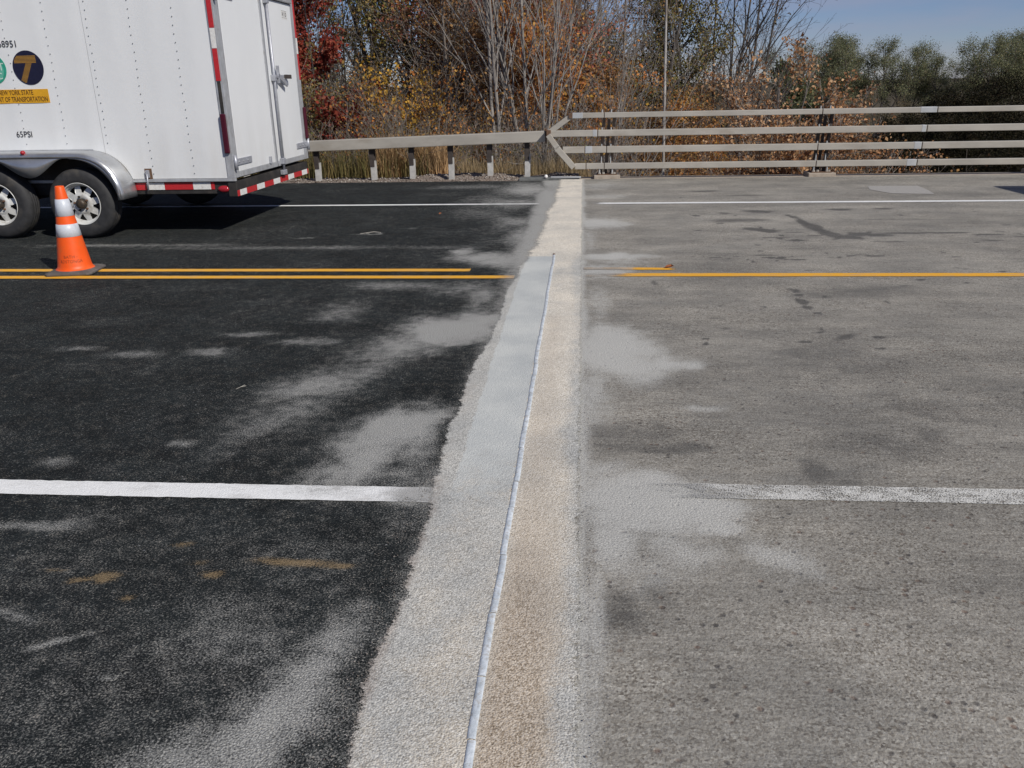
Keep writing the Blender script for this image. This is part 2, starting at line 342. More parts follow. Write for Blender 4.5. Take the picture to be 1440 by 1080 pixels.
def mat_joint():
    """sand-faced header of the joint; 'grey' = newer grey mortar, 'tone' = browner sand"""
    n = NT('joint_sand'); co = n.coord()
    g = n.voro(230, co); sep = n.n('ShaderNodeSeparateColor'); n.L(g, sep.inputs[0])
    sand = n.ramp(sep.outputs[0], [(0, (.40, .35, .275)), (.35, (.62, .57, .48)), (.8, (.76, .71, .61)), (1, (.86, .83, .76))])
    brown = n.ramp(sep.outputs[1], [(0, (.28, .22, .155)), (.4, (.52, .435, .335)), (1, (.74, .66, .55))])
    c = n.mix(n.attr('tone'), sand, brown)
    c = n.mix(1, c, n.mix(n.attr('near'), (1, 1, 1), (.83, .825, .82)), 'MULTIPLY')
    grey = n.ramp(sep.outputs[0], [(0, (.27, .265, .245)), (.5, (.46, .455, .42)), (1, (.62, .61, .565))])
    grain = n.mix(.5, n.noise(160, 3, .65, co), n.noise(9, 7, .7, co))
    c = n.mix(mask(n, n.attr('grey'), .3, grain, .6), c, grey)
    smooth = n.ramp(n.noise(150, 3, .6, co), [(.3, (.46, .475, .455)), (.7, (.58, .595, .57))])
    c = n.mix(mask(n, n.attr('smooth'), .2, grain, .4), c, smooth)
    fringe = n.ramp(n.noise(70, 5, .7, co), [(.36, (.20, .17, .145)), (.5, (.37, .335, .295)), (.66, (.54, .50, .45))])
    c = n.mix(mask(n, n.attr('fringe'), .25, grain, .8), c, fringe)
    c = n.mix(1, c, n.ramp(n.noise(2.6, 8, .6, co), [(.34, (.86, .87, .88)), (.64, (1.08, 1.07, 1.05))]), 'MULTIPLY')
    n.base(c); n.rough(.88)
    n.bump(n.math('ADD', n.math('MULTIPLY', n.voro(170, co, 'Distance'), -1.0), n.noise(60, 4, .6, co)), .5, .005)
    # the grains thin out at the margins and the old surface shows between them
    a = mask(n, n.math('ADD', n.math('MULTIPLY', n.attr('edge'), 1.3), -.15), .16, n.mix(.35, n.noise(120, 4, .75, co), n.noise(18, 6, .7, co)), 1.0)
    tr = n.n('ShaderNodeBsdfTransparent'); mx = n.n('ShaderNodeMixShader'); n.L(a, mx.inputs[0]); n.L(tr.outputs[0], mx.inputs[1]); n.L(n.b.outputs[0], mx.inputs[2]); n.L(mx.outputs[0], n.out.inputs[0])
    return n.m


def mat_paint(name, col, wornk, bead=0.1):
    n = NT(name); co = n.coord()
    g = n.noise(150, 3, .65, co); c = n.ramp(g, [(.3, tuple(k * .84 for k in col)), (.7, tuple(min(1, k * 1.08) for k in col))])
    c = n.mix(n.ramp(n.noise(14, 8, .7, n.coord((.4, 1, 1))), [(.5, 0.0), (.72, .5)]), c, (.34, .32, .29))
    grain = n.mix(.45, n.noise(190, 3, .65, co), n.noise(16, 7, .75, n.coord((.5, 1, 1))))
    dm = mask(n, n.attr('dust'), .30, grain, .8); c = n.mix(n.math('MULTIPLY', dm, .92), c, n.ramp(n.noise(280, 3, .6, co), [(.3, (.29, .285, .265)), (.7, (.43, .425, .40))]))
    n.base(c); n.rough(.6)
    n.bump(n.voro(160, co, 'Distance'), .5, .004)
    # flaked-off spots let the road below show
    tr = n.n('ShaderNodeBsdfTransparent'); mx = n.n('ShaderNodeMixShader')
    w = n.math('SUBTRACT', grain, n.math('MULTIPLY', n.attr('wear'), 1.0)); a = n.ramp(w, [(.5 - wornk - .06, 0.0), (.5 - wornk + .02, 1.0)])
    n.L(a, mx.inputs[0]); n.L(tr.outputs[0], mx.inputs[1]); n.L(n.b.outputs[0], mx.inputs[2]); n.L(mx.outputs[0], n.out.inputs[0])
    return n.m


M_ASPH = mat_asphalt(); M_CONC = mat_concrete(); M_JOINT = mat_joint()
M_WHITE_L = mat_paint('white_line_paint', (.84, .84, .81), .13)
M_WHITE_R = mat_paint('worn_white_line_paint', (.66, .65, .60), .02)
M_YEL = mat_paint('yellow_line_paint', (.82, .41, .03), .15)

# ------------------------------------------------------------------ ground, roads, joint, markings
def terrain_z(x, y):
    bridge = sstep(-.1, 1.6, x)
    emb = -0.10 - 3.6 * sstep(14.9, 24.5, y) + 0.0 * x
    low = -0.55 - 5.0 * sstep(13.8, 16.5, y)
    z = emb * (1 - bridge) + low * bridge
    z = z + (fbm(x * .35, y * .35, 5, 4) - .5) * .5 * sstep(15, 17, y)
    z = np.where(y < 13.95, -0.45, z)
    far = sstep(60, 200, np.hypot(x, y)); z = z + far * 4.2 * fbm(x * .012, y * .012, 3, 3)
    return z


def mat_ground():
    n = NT('leaf_litter_ground'); co = n.coord()
    c = n.ramp(n.noise(3, 8, .7, co), [(.3, (.035, .028, .018)), (.55, (.085, .065, .035)), (.75, (.06, .07, .025))])
    n.base(c); n.rough(.95); n.bump(n.noise(20, 6, .7, co), .8, .05); return n.m


M_GROUND = mat_ground()
gx = axis((-900, -60, 60), (-60, -16, 4), (-16, 16, .4), (16, 60, 4), (60, 900, 60))
gy = axis((-300, -10, 30), (-10, 13.6, 2), (13.6, 28, .35), (28, 80, 4), (80, 1500, 70))
ground = grid('ground', gx, gy, terrain_z, M_GROUND, mask_fn=None)

fine_y = axis((-8, 1.0, 1.0), (1.0, 3.2, .016), (3.2, 6, .03), (6, 13.9, .06))
road_l = grid('asphalt_road', axis((-60, -7, 2), (-7, -2.6, .06), (-2.6, -.28, .02)), fine_y, 0.0, M_ASPH)


def edge_w(X, Y):  # far edge of the right roadway is at 14.05
    return X


fine_y2 = axis((-8, 1.0, 1.0), (1.0, 3.2, .016), (3.2, 6, .03), (6, 14.05, .05))
road_r = grid('concrete_bridge_deck', axis((-.09, .8, .02), (.8, 2.4, .03), (2.4, 7.5, .05), (7.5, 60, 3)), fine_y2, 0.0, M_CONC)


def edge_attr(x, y):
    lo = jwarp(np.full_like(x, -.60), y); hi = jwarp(np.zeros_like(x), y)
    wl = .035 + .03 * fbm(y * 2.3, y * 0, 24, 3) + .09 * sstep(5.5, 8, y); wr = .035 + .02 * fbm(y * 2.7, y * 0 + 4, 25, 3)
    return np.clip(np.minimum((x - lo) / wl, (hi - x) / wr), 0, 1)


def jmasks(x, y):
    f1 = fbm(x * 5, y * 3, 41, 5)
    smooth = (x > -.505 + .035 * (fbm(x * 0, y * 4, 12, 4) - .5)) * (x < -.262) * (y < 7.52 + .06 * f1)
    near_g = sstep(-.60, -.50, x) * 0 + (x < -.262) * (y < 7.5) * (.60 + .7 * (f1 - .5)) * (1 - .5 * sstep(1.9, 1.2, y) * sstep(-.45, -.3, x))
    edge_r = sstep(-.12, -.01, x + .06 * (fbm(x * 0, y * 2, 15, 4) - .5)) * (.50 + .15 * sstep(5, 2.5, y)) * (1 - .8 * sstep(7, 9, y))
    midg = .42 * sstep(.4, .7, fbm(x * 2, y * 1.2, 44, 4)) * sstep(2.2, 2.6, y) * (1 - sstep(7, 8, y))
    tone = np.clip(sstep(3.0, 1.5, y) * .95 * sstep(.03, -.12, x) * sstep(-.28, -.20, x) * (.75 + .5 * fbm(x * 6, y * 4, 71, 4)) + .35 * sstep(-.26, -.20, x) * sstep(-.06, -.18, x) * (y < 5.5), 0, 1)
    tone = np.maximum(tone, .45 * sstep(1.8, 1.3, y) * (x < -.3) * f1)
    fr = sstep(-.49, -.56, x + .05 * (f1 - .5)) * (.25 + .5 * sstep(3.4, 2.4, y) + .3 * (fbm(x * 2, y * 2.5, 17, 3) - .5)) * sstep(13, 2, y)
    return dict(smooth=smooth * sstep(1.6, 4.2, y) * .95, grey=np.clip(near_g + edge_r + midg + .55 * sstep(-.45, -.52, x) * sstep(2.4, 3.2, y) * (1 - sstep(7.2, 7.6, y)), 0, 1), tone=tone, fringe=fr, near=sstep(4.6, 2.2, y), edge=edge_attr(x, y), dust=np.zeros_like(x))


def jwarp(X, Y):
    u = (X + .60) / .60  # 0 left edge .. 1 right edge
    rag = (fbm(Y * 3, Y * 0 + 2, 21, 4) - .5) * .09 + (fbm(Y * 30, Y * 0 + 5, 22, 5, .7) - .5) * (.036 + .05 * sstep(6, 8, Y))
    wide = -.045 * sstep(5.6, 3.6, Y) * sstep(2.6, 3.6, Y) + .10 * sstep(6.9, 8.2, Y) + .11 * sstep(8, 13.8, Y)
    ragr = (fbm(Y * 30, Y * 0 + 9, 23, 5, .7) - .5) * .040
    left = -.586 + rag + wide - .03 * sstep(5.5, 8, Y); right = .022 + ragr
    return left * (1 - u) + right * u


joint = grid('joint_header_pavement', axis((-.60, -.50, .01), (-.50, 0, .012)), axis((-8, 1, .5), (1, 4, .012), (4, 14.0, .02)), 0.005, M_JOINT, xwarp=jwarp, mask_fn=jmasks)


def marking(name, x0, x1, yA, yB, w, mat, wearf, z=.004, dx=.03):
    """strip from (x0,yA) to (x1,yB) of width w with slightly ragged edges"""
    xs = np.linspace(x0, x1, max(2, int((x1 - x0) / dx))); vs = np.linspace(-.5, .5, 7)
    X, V = np.meshgrid(xs, vs); Yc = yA + (yB - yA) * (X - x0) / (x1 - x0)
    rag = (fbm(X * 30, np.sign(V) * 3, 33, 3) - .5) * .010 * np.abs(V) * 2
    Y = Yc + V * w + rag * np.sign(V); Z = np.full_like(X, z)
    nx, ny = len(xs), len(vs); i = np.arange((ny - 1) * nx).reshape(ny - 1, nx)[:, :-1].ravel(); f = np.stack([i, i + 1, i + nx + 1, i + nx], 1)
    at = masks(X.ravel(), Y.ravel()); at['wear'] = wearf(X.ravel(), Y.ravel())
    o = mesh_np(name, np.stack([X.ravel(), Y.ravel(), Z.ravel()], 1), [f], mat, attrs=at); o['kind'] = 'structure'; return o


ZL = .004
marking('white_lane_line', -14, -.545, 2.80, 2.846, .122, M_WHITE_L, lambda x, y: .10 * sstep(-.9, -.62, x), ZL, .02)
marking('white_lane_line', .02, 9, 2.925, 2.955, .122, M_WHITE_R, lambda x, y: .02 + .14 * sstep(.55, .2, x) + 0 * y, ZL, .02)
marking('yellow_centre_line', -14, -.95, 7.03, 6.97, .105, M_YEL, lambda x, y: .10 * sstep(-1.1, -.95, x), ZL)
marking('yellow_centre_line', -14, -.55, 6.71, 6.70, .105, M_YEL, lambda x, y: .10 * sstep(-.9, -.55, x), ZL)
marking('yellow_centre_line', .02, .80, 7.03, 7.01, .09, M_YEL, lambda x, y: .13 - .08 * sstep(.2, .6, x) + .2 * sstep(.72, .8, x), ZL)
marking('yellow_centre_line', .02, 12, 6.78, 6.74, .12, M_YEL, lambda x, y: .20 * sstep(.6, .1, x) + .02, ZL)
marking('white_edge_line', -14, -.56, 11.14, 11.10, .10, M_WHITE_L, lambda x, y: 0 * x, ZL, .05)
marking('white_edge_line', .02, 14, 11.10, 10.95, .13, M_WHITE_L, lambda x, y: .02 + .25 * sstep(.4, .05, x), ZL, .05)

# pale concrete patch near the far edge of the deck
pp = [(4.15, 12.72), (4.85, 12.70), (4.80, 12.2), (4.72, 11.75), (4.20, 11.85), (4.05, 12.3)]
patch = mesh_np('repair_patch_pavement', [(x, y, .0035) for x, y in pp], [np.array([[5, 4, 3, 2, 1, 0][::-1]])],
                simple('patch_concrete', (.33, .315, .29), .9, 0, .15, 30, .5), attrs=None); patch['kind'] = 'structure'

# ------------------------------------------------------------------ small builders
ORG = Vector((0, 0, 0))


def emptyo(name, loc, label, cat, group=None):
    o = bpy.data.objects.new(name, None); COL.objects.link(o); o.location = loc; o.empty_display_size = .2
    return tag(o, label, cat, group)


def bm_obj(name, bm, mat, parent=None, bevel=0.0, smooth=False, seg=2):
    me = bpy.data.meshes.new(name)
    if bevel > 0:
        bmesh.ops.bevel(bm, geom=list(bm.edges), offset=bevel, segments=seg, profile=.6, affect='EDGES', clamp_overlap=True)
    bmesh.ops.recalc_face_normals(bm, faces=bm.faces)
    bm.to_mesh(me); bm.free()
    if smooth:
        for p in me.polygons: p.use_smooth = True
    if mat: me.materials.append(mat)
    o = bpy.data.objects.new(name, me); COL.objects.link(o)
    if parent: o.parent = parent
    return o


def add_box(bm, x0, x1, y0, y1, z0, z1):
    vs = [bm.verts.new((x - ORG.x, y - ORG.y, z - ORG.z)) for x in (x0, x1) for y in (y0, y1) for z in (z0, z1)]
    for f in ((0, 1, 3, 2), (4, 6, 7, 5), (0, 4, 5, 1), (2, 3, 7, 6), (0, 2, 6, 4), (1, 5, 7, 3)): bm.faces.new([vs[i] for i in f])


def box(name, x0, x1, y0, y1, z0, z1, mat, parent=None, bevel=0.003):
    bm = bmesh.new(); add_box(bm, x0, x1, y0, y1, z0, z1); return bm_obj(name, bm, mat, parent, bevel)


def add_beam(bm, p, q, w, h, roll=0.0):
    """square bar from p to q, w horizontal width, h vertical height"""
    p = Vector(p) - ORG; q = Vector(q) - ORG; d = (q - p).normalized()
    side = d.cross(Vector((0, 0, 1)));
    if side.length < 1e-4: side = Vector((1, 0, 0))
    side.normalize(); up = side.cross(d).normalized()
    if roll: m = Matrix.Rotation(roll, 3, d); side = m @ side; up = m @ up
    vs = [bm.verts.new(c + side * a * w / 2 + up * b * h / 2) for c in (p, q) for a, b in ((-1, -1), (1, -1), (1, 1), (-1, 1))]
    for f in ((0, 3, 2, 1), (4, 5, 6, 7), (0, 1, 5, 4), (1, 2, 6, 5), (2, 3, 7, 6), (3, 0, 4, 7)): bm.faces.new([vs[i] for i in f])


def beam(name, p, q, w, h, mat, parent=None, bevel=.004, roll=0.0):
    bm = bmesh.new(); add_beam(bm, p, q, w, h, roll); return bm_obj(name, bm, mat, parent, bevel)


def add_cyl(bm, p, q, r, r2=None, seg=14, caps=True):
    p = Vector(p) - ORG; q = Vector(q) - ORG; d = (q - p).normalized(); r2 = r if r2 is None else r2
    a = d.orthogonal().normalized(); b = d.cross(a)
    A = [bm.verts.new(p + (a * math.cos(t) + b * math.sin(t)) * r) for t in [2 * math.pi * i / seg for i in range(seg)]]
    B = [bm.verts.new(q + (a * math.cos(t) + b * math.sin(t)) * r2) for t in [2 * math.pi * i / seg for i in range(seg)]]
    for i in range(seg): bm.faces.new((A[i], A[(i + 1) % seg], B[(i + 1) % seg], B[i]))
    if caps: bm.faces.new(A[::-1]); bm.faces.new(B)


def cyl(name, p, q, r, mat, parent=None, r2=None, seg=14, smooth=False, bevel=0):
    bm = bmesh.new(); add_cyl(bm, p, q, r, r2, seg); o = bm_obj(name, bm, mat, parent, bevel)
    if smooth:
        for f in o.data.polygons: f.use_smooth = len(f.vertices) == 4
    return o


def lathe(name, prof, c, ax, mat, parent=None, seg=48, smooth=True, closed=False):
    """prof: (radius, along-axis) pairs; ax 'y' or 'z'"""
    c = Vector(c) - ORG; bm = bmesh.new(); rings = []
    for r, t in prof:
        ring = []
        for i in range(seg):
            a = 2 * math.pi * i / seg
            v = (r * math.cos(a), t, r * math.sin(a)) if ax == 'y' else (r * math.cos(a), r * math.sin(a), t)
            ring.append(bm.verts.new(c + Vector(v)))
        rings.append(ring)
    n = len(rings)
    for j in range(n - (0 if closed else 1)):
        A, B = rings[j], rings[(j + 1) % n]
        for i in range(seg): bm.faces.new((A[i], A[(i + 1) % seg], B[(i + 1) % seg], B[i]))
    return bm_obj(name, bm, mat, parent, 0, smooth)


def text_mesh(name, body, size, mat, parent, mapf, sx=1.0, align='CENTER', extrude=.0006, bold=0.0):
    """flat lettering turned to a mesh; mapf takes (u,v,w) to local coordinates"""
    cu = bpy.data.curves.new(name, 'FONT'); cu.body = body; cu.size = size; cu.align_x = align; cu.align_y = 'CENTER'; cu.extrude = extrude; cu.offset = bold
    cu.resolution_u = 3
    tmp = bpy.data.objects.new(name + '_curve', cu); COL.objects.link(tmp)
    bpy.context.view_layer.update(); dg = bpy.context.evaluated_depsgraph_get()
    me = bpy.data.meshes.new_from_object(tmp.evaluated_get(dg)); bpy.data.objects.remove(tmp); bpy.data.curves.remove(cu)
    for v in me.vertices: v.co = mapf(v.co.x * sx, v.co.y, v.co.z)
    me.materials.clear(); me.materials.append(mat)
    o = bpy.data.objects.new(name, me); COL.objects.link(o); o.parent = parent; return o


# ------------------------------------------------------------------ materials for built things
def mat_white_skin():
    n = NT('white_painted_aluminium'); co = n.coord()
    c = n.ramp(n.noise(1.3, 6, .6, n.coord((1, 1, .35))), [(.3, (.70, .715, .715)), (.7, (.76, .77, .765))])
    # road film thickening towards the bottom edge, in streaks
    sep = n.n('ShaderNodeSeparateXYZ'); tc = n.n('ShaderNodeTexCoord'); n.L(tc.outputs['Object'], sep.inputs[0])
    zz = n.n('ShaderNodeMapRange'); n.L(sep.outputs[2], zz.inputs[0]); zz.inputs[1].default_value = 1.25; zz.inputs[2].default_value = .55; zz.inputs[3].default_value = 0; zz.inputs[4].default_value = .42
    dirt = n.math('MULTIPLY', zz.outputs[0], n.ramp(n.noise(5, 7, .7, n.coord((1, 1, .22))), [(.38, .15), (.7, 1.0)]))
    c = n.mix(dirt, c, (.50, .47, .41))
    n.base(c); n.rough(.33); n.b.inputs['Specular IOR Level'].default_value = .45
    n.bump(n.noise(2.4, 3, .5, co), .16, .025); return n.m


M_WHITE = mat_white_skin()
M_ALU = simple('dull_aluminium', (.46, .47, .48), .42, .35, .12, 12, .1, (.30, .29, .27), 8)
M_ALU2 = simple('fender_aluminium', (.50, .51, .52), .34, .8, .10, 5, .05, (.40, .38, .35), 6)
M_GALV = simple('zinc_hardware', (.40, .41, .44), .45, .4, .15, 30, .1)
M_BLACK = simple('black_frame_paint', (.028, .026, .024), .6, 0, .35, 9, .2, (.07, .06, .05), 6)
M_RED = simple('red_reflective_tape', (.46, .025, .03), .35, 0, .15, 60)
M_WHT = simple('white_reflective_tape', (.72, .71, .68), .35, 0, .08, 60, 0, (.5, .46, .42), 25)
M_MAROON = simple('tail_light_lens', (.06, .006, .016), .3, 0, .1, 30)
M_LENS = simple('red_marker_lens', (.34, .02, .03), .15, 0, .1, 30)
M_TYRE = simple('tyre_rubber', (.030, .030, .031), .72, 0, .3, 18, .3, (.085, .075, .062), 5)
M_RIM = simple('silver_wheel_paint', (.60, .60, .57), .35, .1, .12, 12, .1, (.30, .27, .22), 9)
M_HUB = simple('greasy_hub', (.035, .030, .024), .45, .1, .4, 25, .3, (.11, .075, .04), 12)
M_RUST = simple('rusty_steel', (.13, .075, .045), .85, 0, .3, 25, .4)
M_NAVY = simple('navy_decal', (.013, .013, .035), .35, 0, .2, 40)
M_GOLD = simple('gold_decal', (.38, .20, .030), .4, 0, .1, 40)
M_SIGN = simple('amber_decal', (.66, .34, .020), .4, 0, .08, 30)
M_INK = simple('black_lettering', (.02, .02, .028), .45, 0, .2, 40)
M_BROWNINK = simple('brown_lettering', (.10, .045, .012), .45, 0, .2, 40)
M_GREEN = simple('green_decal', (.03, .30, .20), .4, 0, .1, 30)
M_PALE = simple('pale_green_decal', (.50, .62, .56), .4, 0, .1, 30)
M_ORANGE = simple('cone_orange_vinyl', (.80, .095, .008), .45, 0, .06, 14, .08, (.62, .13, .03), 9)
M_COLLAR = simple('cone_reflective_collar', (.54, .57, .61), .38, 0, .06, 40, 0, (.46, .47, .50), 14)
M_RUBBER = simple('dusty_black_rubber', (.095, .085, .078), .85, 0, .22, 16, .4, (.21, .19, .17), 6)
M_STEEL = simple('weathered_galvanised_steel', (.38, .355, .31), .6, .08, .14, 5, .25, (.30, .26, .21), 4, (.35, 1, 1))
M_STEELB = simple('newer_galvanised_steel', (.48, .49, .49), .45, .3, .08, 5, .1)
M_CORTEN_SHADE = simple('dark_weathered_steel_and_shade', (.055, .045, .040), .75, .1, .3, 12, .3)  # dark bridge post steel; on guard rail brackets it also paints shade
M_POST = simple('galvanised_post_steel', (.46, .45, .425), .6, .08, .18, 10, .25)
M_POSTR = simple('rusted_post_steel', (.16, .12, .09), .8, 0, .25, 14, .3)
M_PED = simple('pedestal_concrete', (.36, .31, .25), .9, 0, .2, 14, .5, (.17, .14, .11), 7)

# ------------------------------------------------------------------ enclosed cargo trailer
def build_trailer():
    global ORG
    ORG = Vector((-6.0, 10.06, 0))
    T = emptyo('cargo_trailer', ORG, 'white enclosed tandem-axle cargo trailer with amber lettered decal parked on the far asphalt lane', 'trailer')
    XR, XF, YN, YF, ZB, ZT = -3.707, -9.6, 8.85, 11.27, .605, 2.62
    # inner body, set in 6 mm behind the skins
    box('body', XF, XR - .045, YN + .006, YF - .006, ZB, ZT, M_WHITE, T, .01)
    cuts = [XR - .085, -5.115, -6.335, -7.555, -8.775, XF]
    for a, b in zip(cuts[:-1], cuts[1:]):
        # skin sheet with a faint quilted bulge between its studs
        nx, nz = 25, 21; xs = np.linspace(b + .0012, a - .0012, nx); zs = np.linspace(ZB + .002, ZT - .06, nz)
        X, Z = np.meshgrid(xs, zs); Y = YN - .0015 - .0035 * (1 - np.abs(np.cos((X - cuts[0]) / .4067 * math.pi)) ** .6) * (.6 + .8 * vnoise(X * 1.3, Z * 1.1, 4))
        i = np.arange((nz - 1) * nx).reshape(nz - 1, nx)[:, :-1].ravel()
        mesh_np('side_panel', np.stack([X.ravel() - ORG.x, Y.ravel() - ORG.y, Z.ravel()], 1), [np.stack([i, i + 1, i + nx + 1, i + nx], 1)], M_WHITE, T, True)
    box('side_panel', XF, XR - .05, YF - .006, YF, ZB, ZT - .06, M_WHITE, T, .001)
    # rivets
    bm = bmesh.new()
    for col in range(14):
        cx = -4.155 - col * .456
        for k in range(24):
            z = .66 + k * .0815
            if cx < -4.9 and z < .95 and cx > -7: continue
            if z > ZT - .07: continue
            bmesh.ops.create_icosphere(bm, subdivisions=1, radius=.0058, matrix=Matrix.Translation(Vector((cx + .004 * math.sin(k), YN - .006, z)) - ORG))
    o = bm_obj('panel_rivets', bm, simple('dull_rivet', (.20, .21, .22), .5, .3), T); o['kind'] = 'stuff'
    # trims: bottom rail, roof cove, corner posts, door frame
    box('bottom_rail', XF, XR - .002, YN - .014, YN + .03, .572, .603, M_ALU, T, .004)
    box('roof_trim', XF, XR + .02, YN - .02, YN + .05, ZT - .058, ZT + .02, M_ALU, T, .01)
    box('roof_trim', XF, XR + .02, YF - .05, YF + .03, ZT - .058, ZT + .02, M_ALU, T, .01)
    box('roof_trim', XR - .06, XR + .03, YN + .051, YF - .051, ZT - .12, ZT + .018, M_ALU, T, .01)
    box('roof', XF, XR - .061, YN + .051, YF - .051, ZT - .01, ZT + .03, M_ALU, T, .004)
    box('corner_post', XR - .084, XR - .001, YN - .010, YN + .12, .604, ZT - .06, M_ALU, T, .004)
    box('corner_post', XR - .084, XR - .001, YF - .06, YF + .10, .604, ZT - .06, M_ALU, T, .004)
    # lower frame, axle frame
    box('frame_rail', XF, XR - .10, YN + .02, YN + .12, .44, .571, M_BLACK, T, .005)
    box('frame_rail', XF, XR - .10, YF - .12, YF - .02, .44, .571, M_BLACK, T, .005)
    box('rear_bumper', XR - .099, XR - .004, YN, YF + .03, .41, .568, M_BLACK, T, .006)
    for x in (-4.6, -5.4, -6.9, -7.9, -8.9): box('cross_member', x - .04, x + .04, YN + .125, YF - .125, .46, .57, M_BLACK, T, .004)
    box('underfloor', XF, XR - .11, YN + .03, YF - .03, .5715, .604, M_BLACK, T, .002)
    # reflective tape on the lower side rail
    for i, (a, b) in enumerate([(-4.945, -4.725), (-4.722, -4.523), (-4.520, -4.203), (-4.200, -4.003), (-4.0, -3.962)]):
        box('reflective_tape', a, b, YN + .012, YN + .0195, .487, .563, M_WHT if i % 2 else M_RED, T, .001)
    # tape along the rear bumper, tape wrap on its end
    ys = [8.92, 9.11, 9.42, 9.66, 9.96, 10.19, 10.49, 10.71, 11.03, 11.25]
    for i in range(9): box('reflective_tape', XR - .0035, XR + .001, ys[i] + .0015, ys[i + 1] - .0015, .412, .474, M_RED if i % 2 else M_WHT, T, .0005)
    box('reflective_tape', XR - .0035, XR + .001, YN + .004, ys[0] - .002, .412, .474, M_RED, T, .0005)
    box('reflective_tape', XR - .0035, XR + .001, ys[-1] + .002, YF + .028, .412, .474, M_RED, T, .0005)
    # corner tape facing the side, tail lights, on both posts
    for a, b, m in [(2.092, 2.54, M_RED), (1.899, 2.089, M_WHT), (1.586, 1.896, M_RED)]:
        box('reflective_tape', XR - .070, XR - .020, YN - .0155, YN - .0105, a, b, m, T, .0005)
        box('reflective_tape', XR - .0005, XR + .004, YF + .045, YF + .092, a + .02, b + .02, m, T, .0005)
    box('trim_gap_strip', XR - .062, XR - .028, YN - .0145, YN - .0105, 1.265, 1.582, M_BLACK, T, .0005)
    for (x0, x1, y0, y1) in [(XR - .074, XR - .016, YN - .042, YN - .0105), (XR + .0, XR + .035, YF + .04, YF + .10)]:
        bm = bmesh.new(); add_box(bm, x0, x1, y0, y1, .862, 1.262); bm_obj('tail_light', bm, M_MAROON, T, .014, False, 3)
    # oval side marker
    mk = lathe('side_marker_light', [(.0, -.03), (.02, -.029), (.032, -.018), (.036, .0)], (-3.86, YN + .014, .49), 'y', M_LENS, T, 24)
    for v in mk.data.vertices: v.co.x = (v.co.x - (-3.86 - ORG.x)) * 1.9 + (-3.86 - ORG.x)
    # rear doors
    def door(y0, y1):
        d = box('rear_door', XR - .040, XR - .001, y0, y1, .665, ZT - .13, M_WHITE, T, .004)
        bm = bmesh.new()
        add_box(bm, XR - .042, XR + .006, y0 - .0, y1 + .0, .607, .664); t = bm_obj('door_edge_trim', bm, M_ALU, d, .003)
        return d
    dn = door(YN + .125, 10.105); df = door(10.185, YF - .065)
    bm = bmesh.new(); add_box(bm, XR - .042, XR + .008, 10.107, 10.143, .607, ZT - .13); bm_obj('door_edge_trim', bm, M_ALU, dn, .003)
    bm = bmesh.new(); add_box(bm, XR - .042, XR + .004, 10.147, 10.183, .607, ZT - .13); bm_obj('door_edge_trim', bm, M_ALU2, df, .003)
    rod = cyl('lock_rod', (XR + .032, 10.285, .56), (XR + .032, 10.285, ZT - .13), .0155, M_GALV, T, smooth=True)
    for z in (.66, 1.62, 2.47):
        box('rod_bracket', XR + .001, XR + .052, 10.25, 10.325, z - .035, z + .035, M_GALV, rod, .006)
    box('cam_keeper', XR + .001, XR + .05, 10.22, 10.34, .50, .555, M_GALV, rod, .006)
    box('door_holder', XR + .001, XR + .03, 9.885, 9.915, .665, .745, M_GALV, T, .004)
    # lock handle with its hasp
    h = box('lock_handle', XR + .035, XR + .058, 10.27, 10.80, 1.618, 1.655, M_GALV, T, .006)
    beam('hasp', (XR + .05, 10.36, 1.66), (XR + .05, 10.66, 1.54), .02, .05, M_GALV, h)
    box('hasp_pin', XR + .03, XR + .06, 10.37, 10.41, 1.56, 1.76, M_GALV, h, .005)
    box('handle_grip', XR + .0585, XR + .072, 10.56, 10.80, 1.612, 1.66, M_CORTEN_SHADE, h, .005)
    # strap hinges
    for (ya, yb, yk) in [(YN - .006, 9.34, YN + .01), (YF + .12, 10.93, YF + .09)]:
        for z in ((.765, 2.42) if ya < 9 else (.79,)):
            bm = bmesh.new(); add_box(bm, XR + .0005, XR + .012, min(ya, yb), max(ya, yb), z - .034, z + .034); hg = bm_obj('hinge', bm, M_GALV, T, .004)
            cyl('hinge_knuckle', (XR + .016, yk, z - .075), (XR + .016, yk, z + .075), .02, M_GALV, hg, smooth=True)
            for yy in (.25, .5, .75):
                yb2 = ya + (yb - ya) * yy; cyl('hinge_bolt', (XR + .011, yb2, z), (XR + .02, yb2, z), .009, M_ALU, hg, seg=6)
    # side door hook near the fender
    hk = box('door_hook', -4.69, -4.655, YN - .035, YN - .006, .62, .70, M_GALV, T, .004)
    cyl('hook_rod', (-4.675, YN - .03, .66), (-4.69, YN - .03, .485), .009, M_GALV, hk, smooth=True)
    box('hook_plate', -4.71, -4.63, YN - .006, YN - .003, .60, .715, M_RUST, hk, .001)
    # certification sticker on the far door
    st = box('door_sticker', XR - .0009, XR + .0002, 10.86, 11.06, 2.305, 2.405, M_WHT, df, 0)
    mp = lambda u, v, w: Vector((XR + .0008 + w, 10.96 + u, 2.36 + v)) - ORG
    for zz, hh in ((2.402, .003), (2.325, .003)): box('sticker_line', XR + .0003, XR + .001, 10.865, 11.055, zz - hh, zz, M_INK, st, 0)
    for u_, ch_ in ((-.055, 'H'), (0, 'I'), (.055, 'D')): text_mesh('sticker_letter', ch_, .07, M_INK, st, (lambda q: lambda u, v, w: mp(u + q, v, w))(u_), .9, bold=.001)
    # decals and lettering on the near side (reads left to right towards +x)
    yd = YN - .0075
    side = lambda cx, cz: (lambda u, v, w: Vector((cx + u, yd - .001 - w, cz + v)) - ORG)
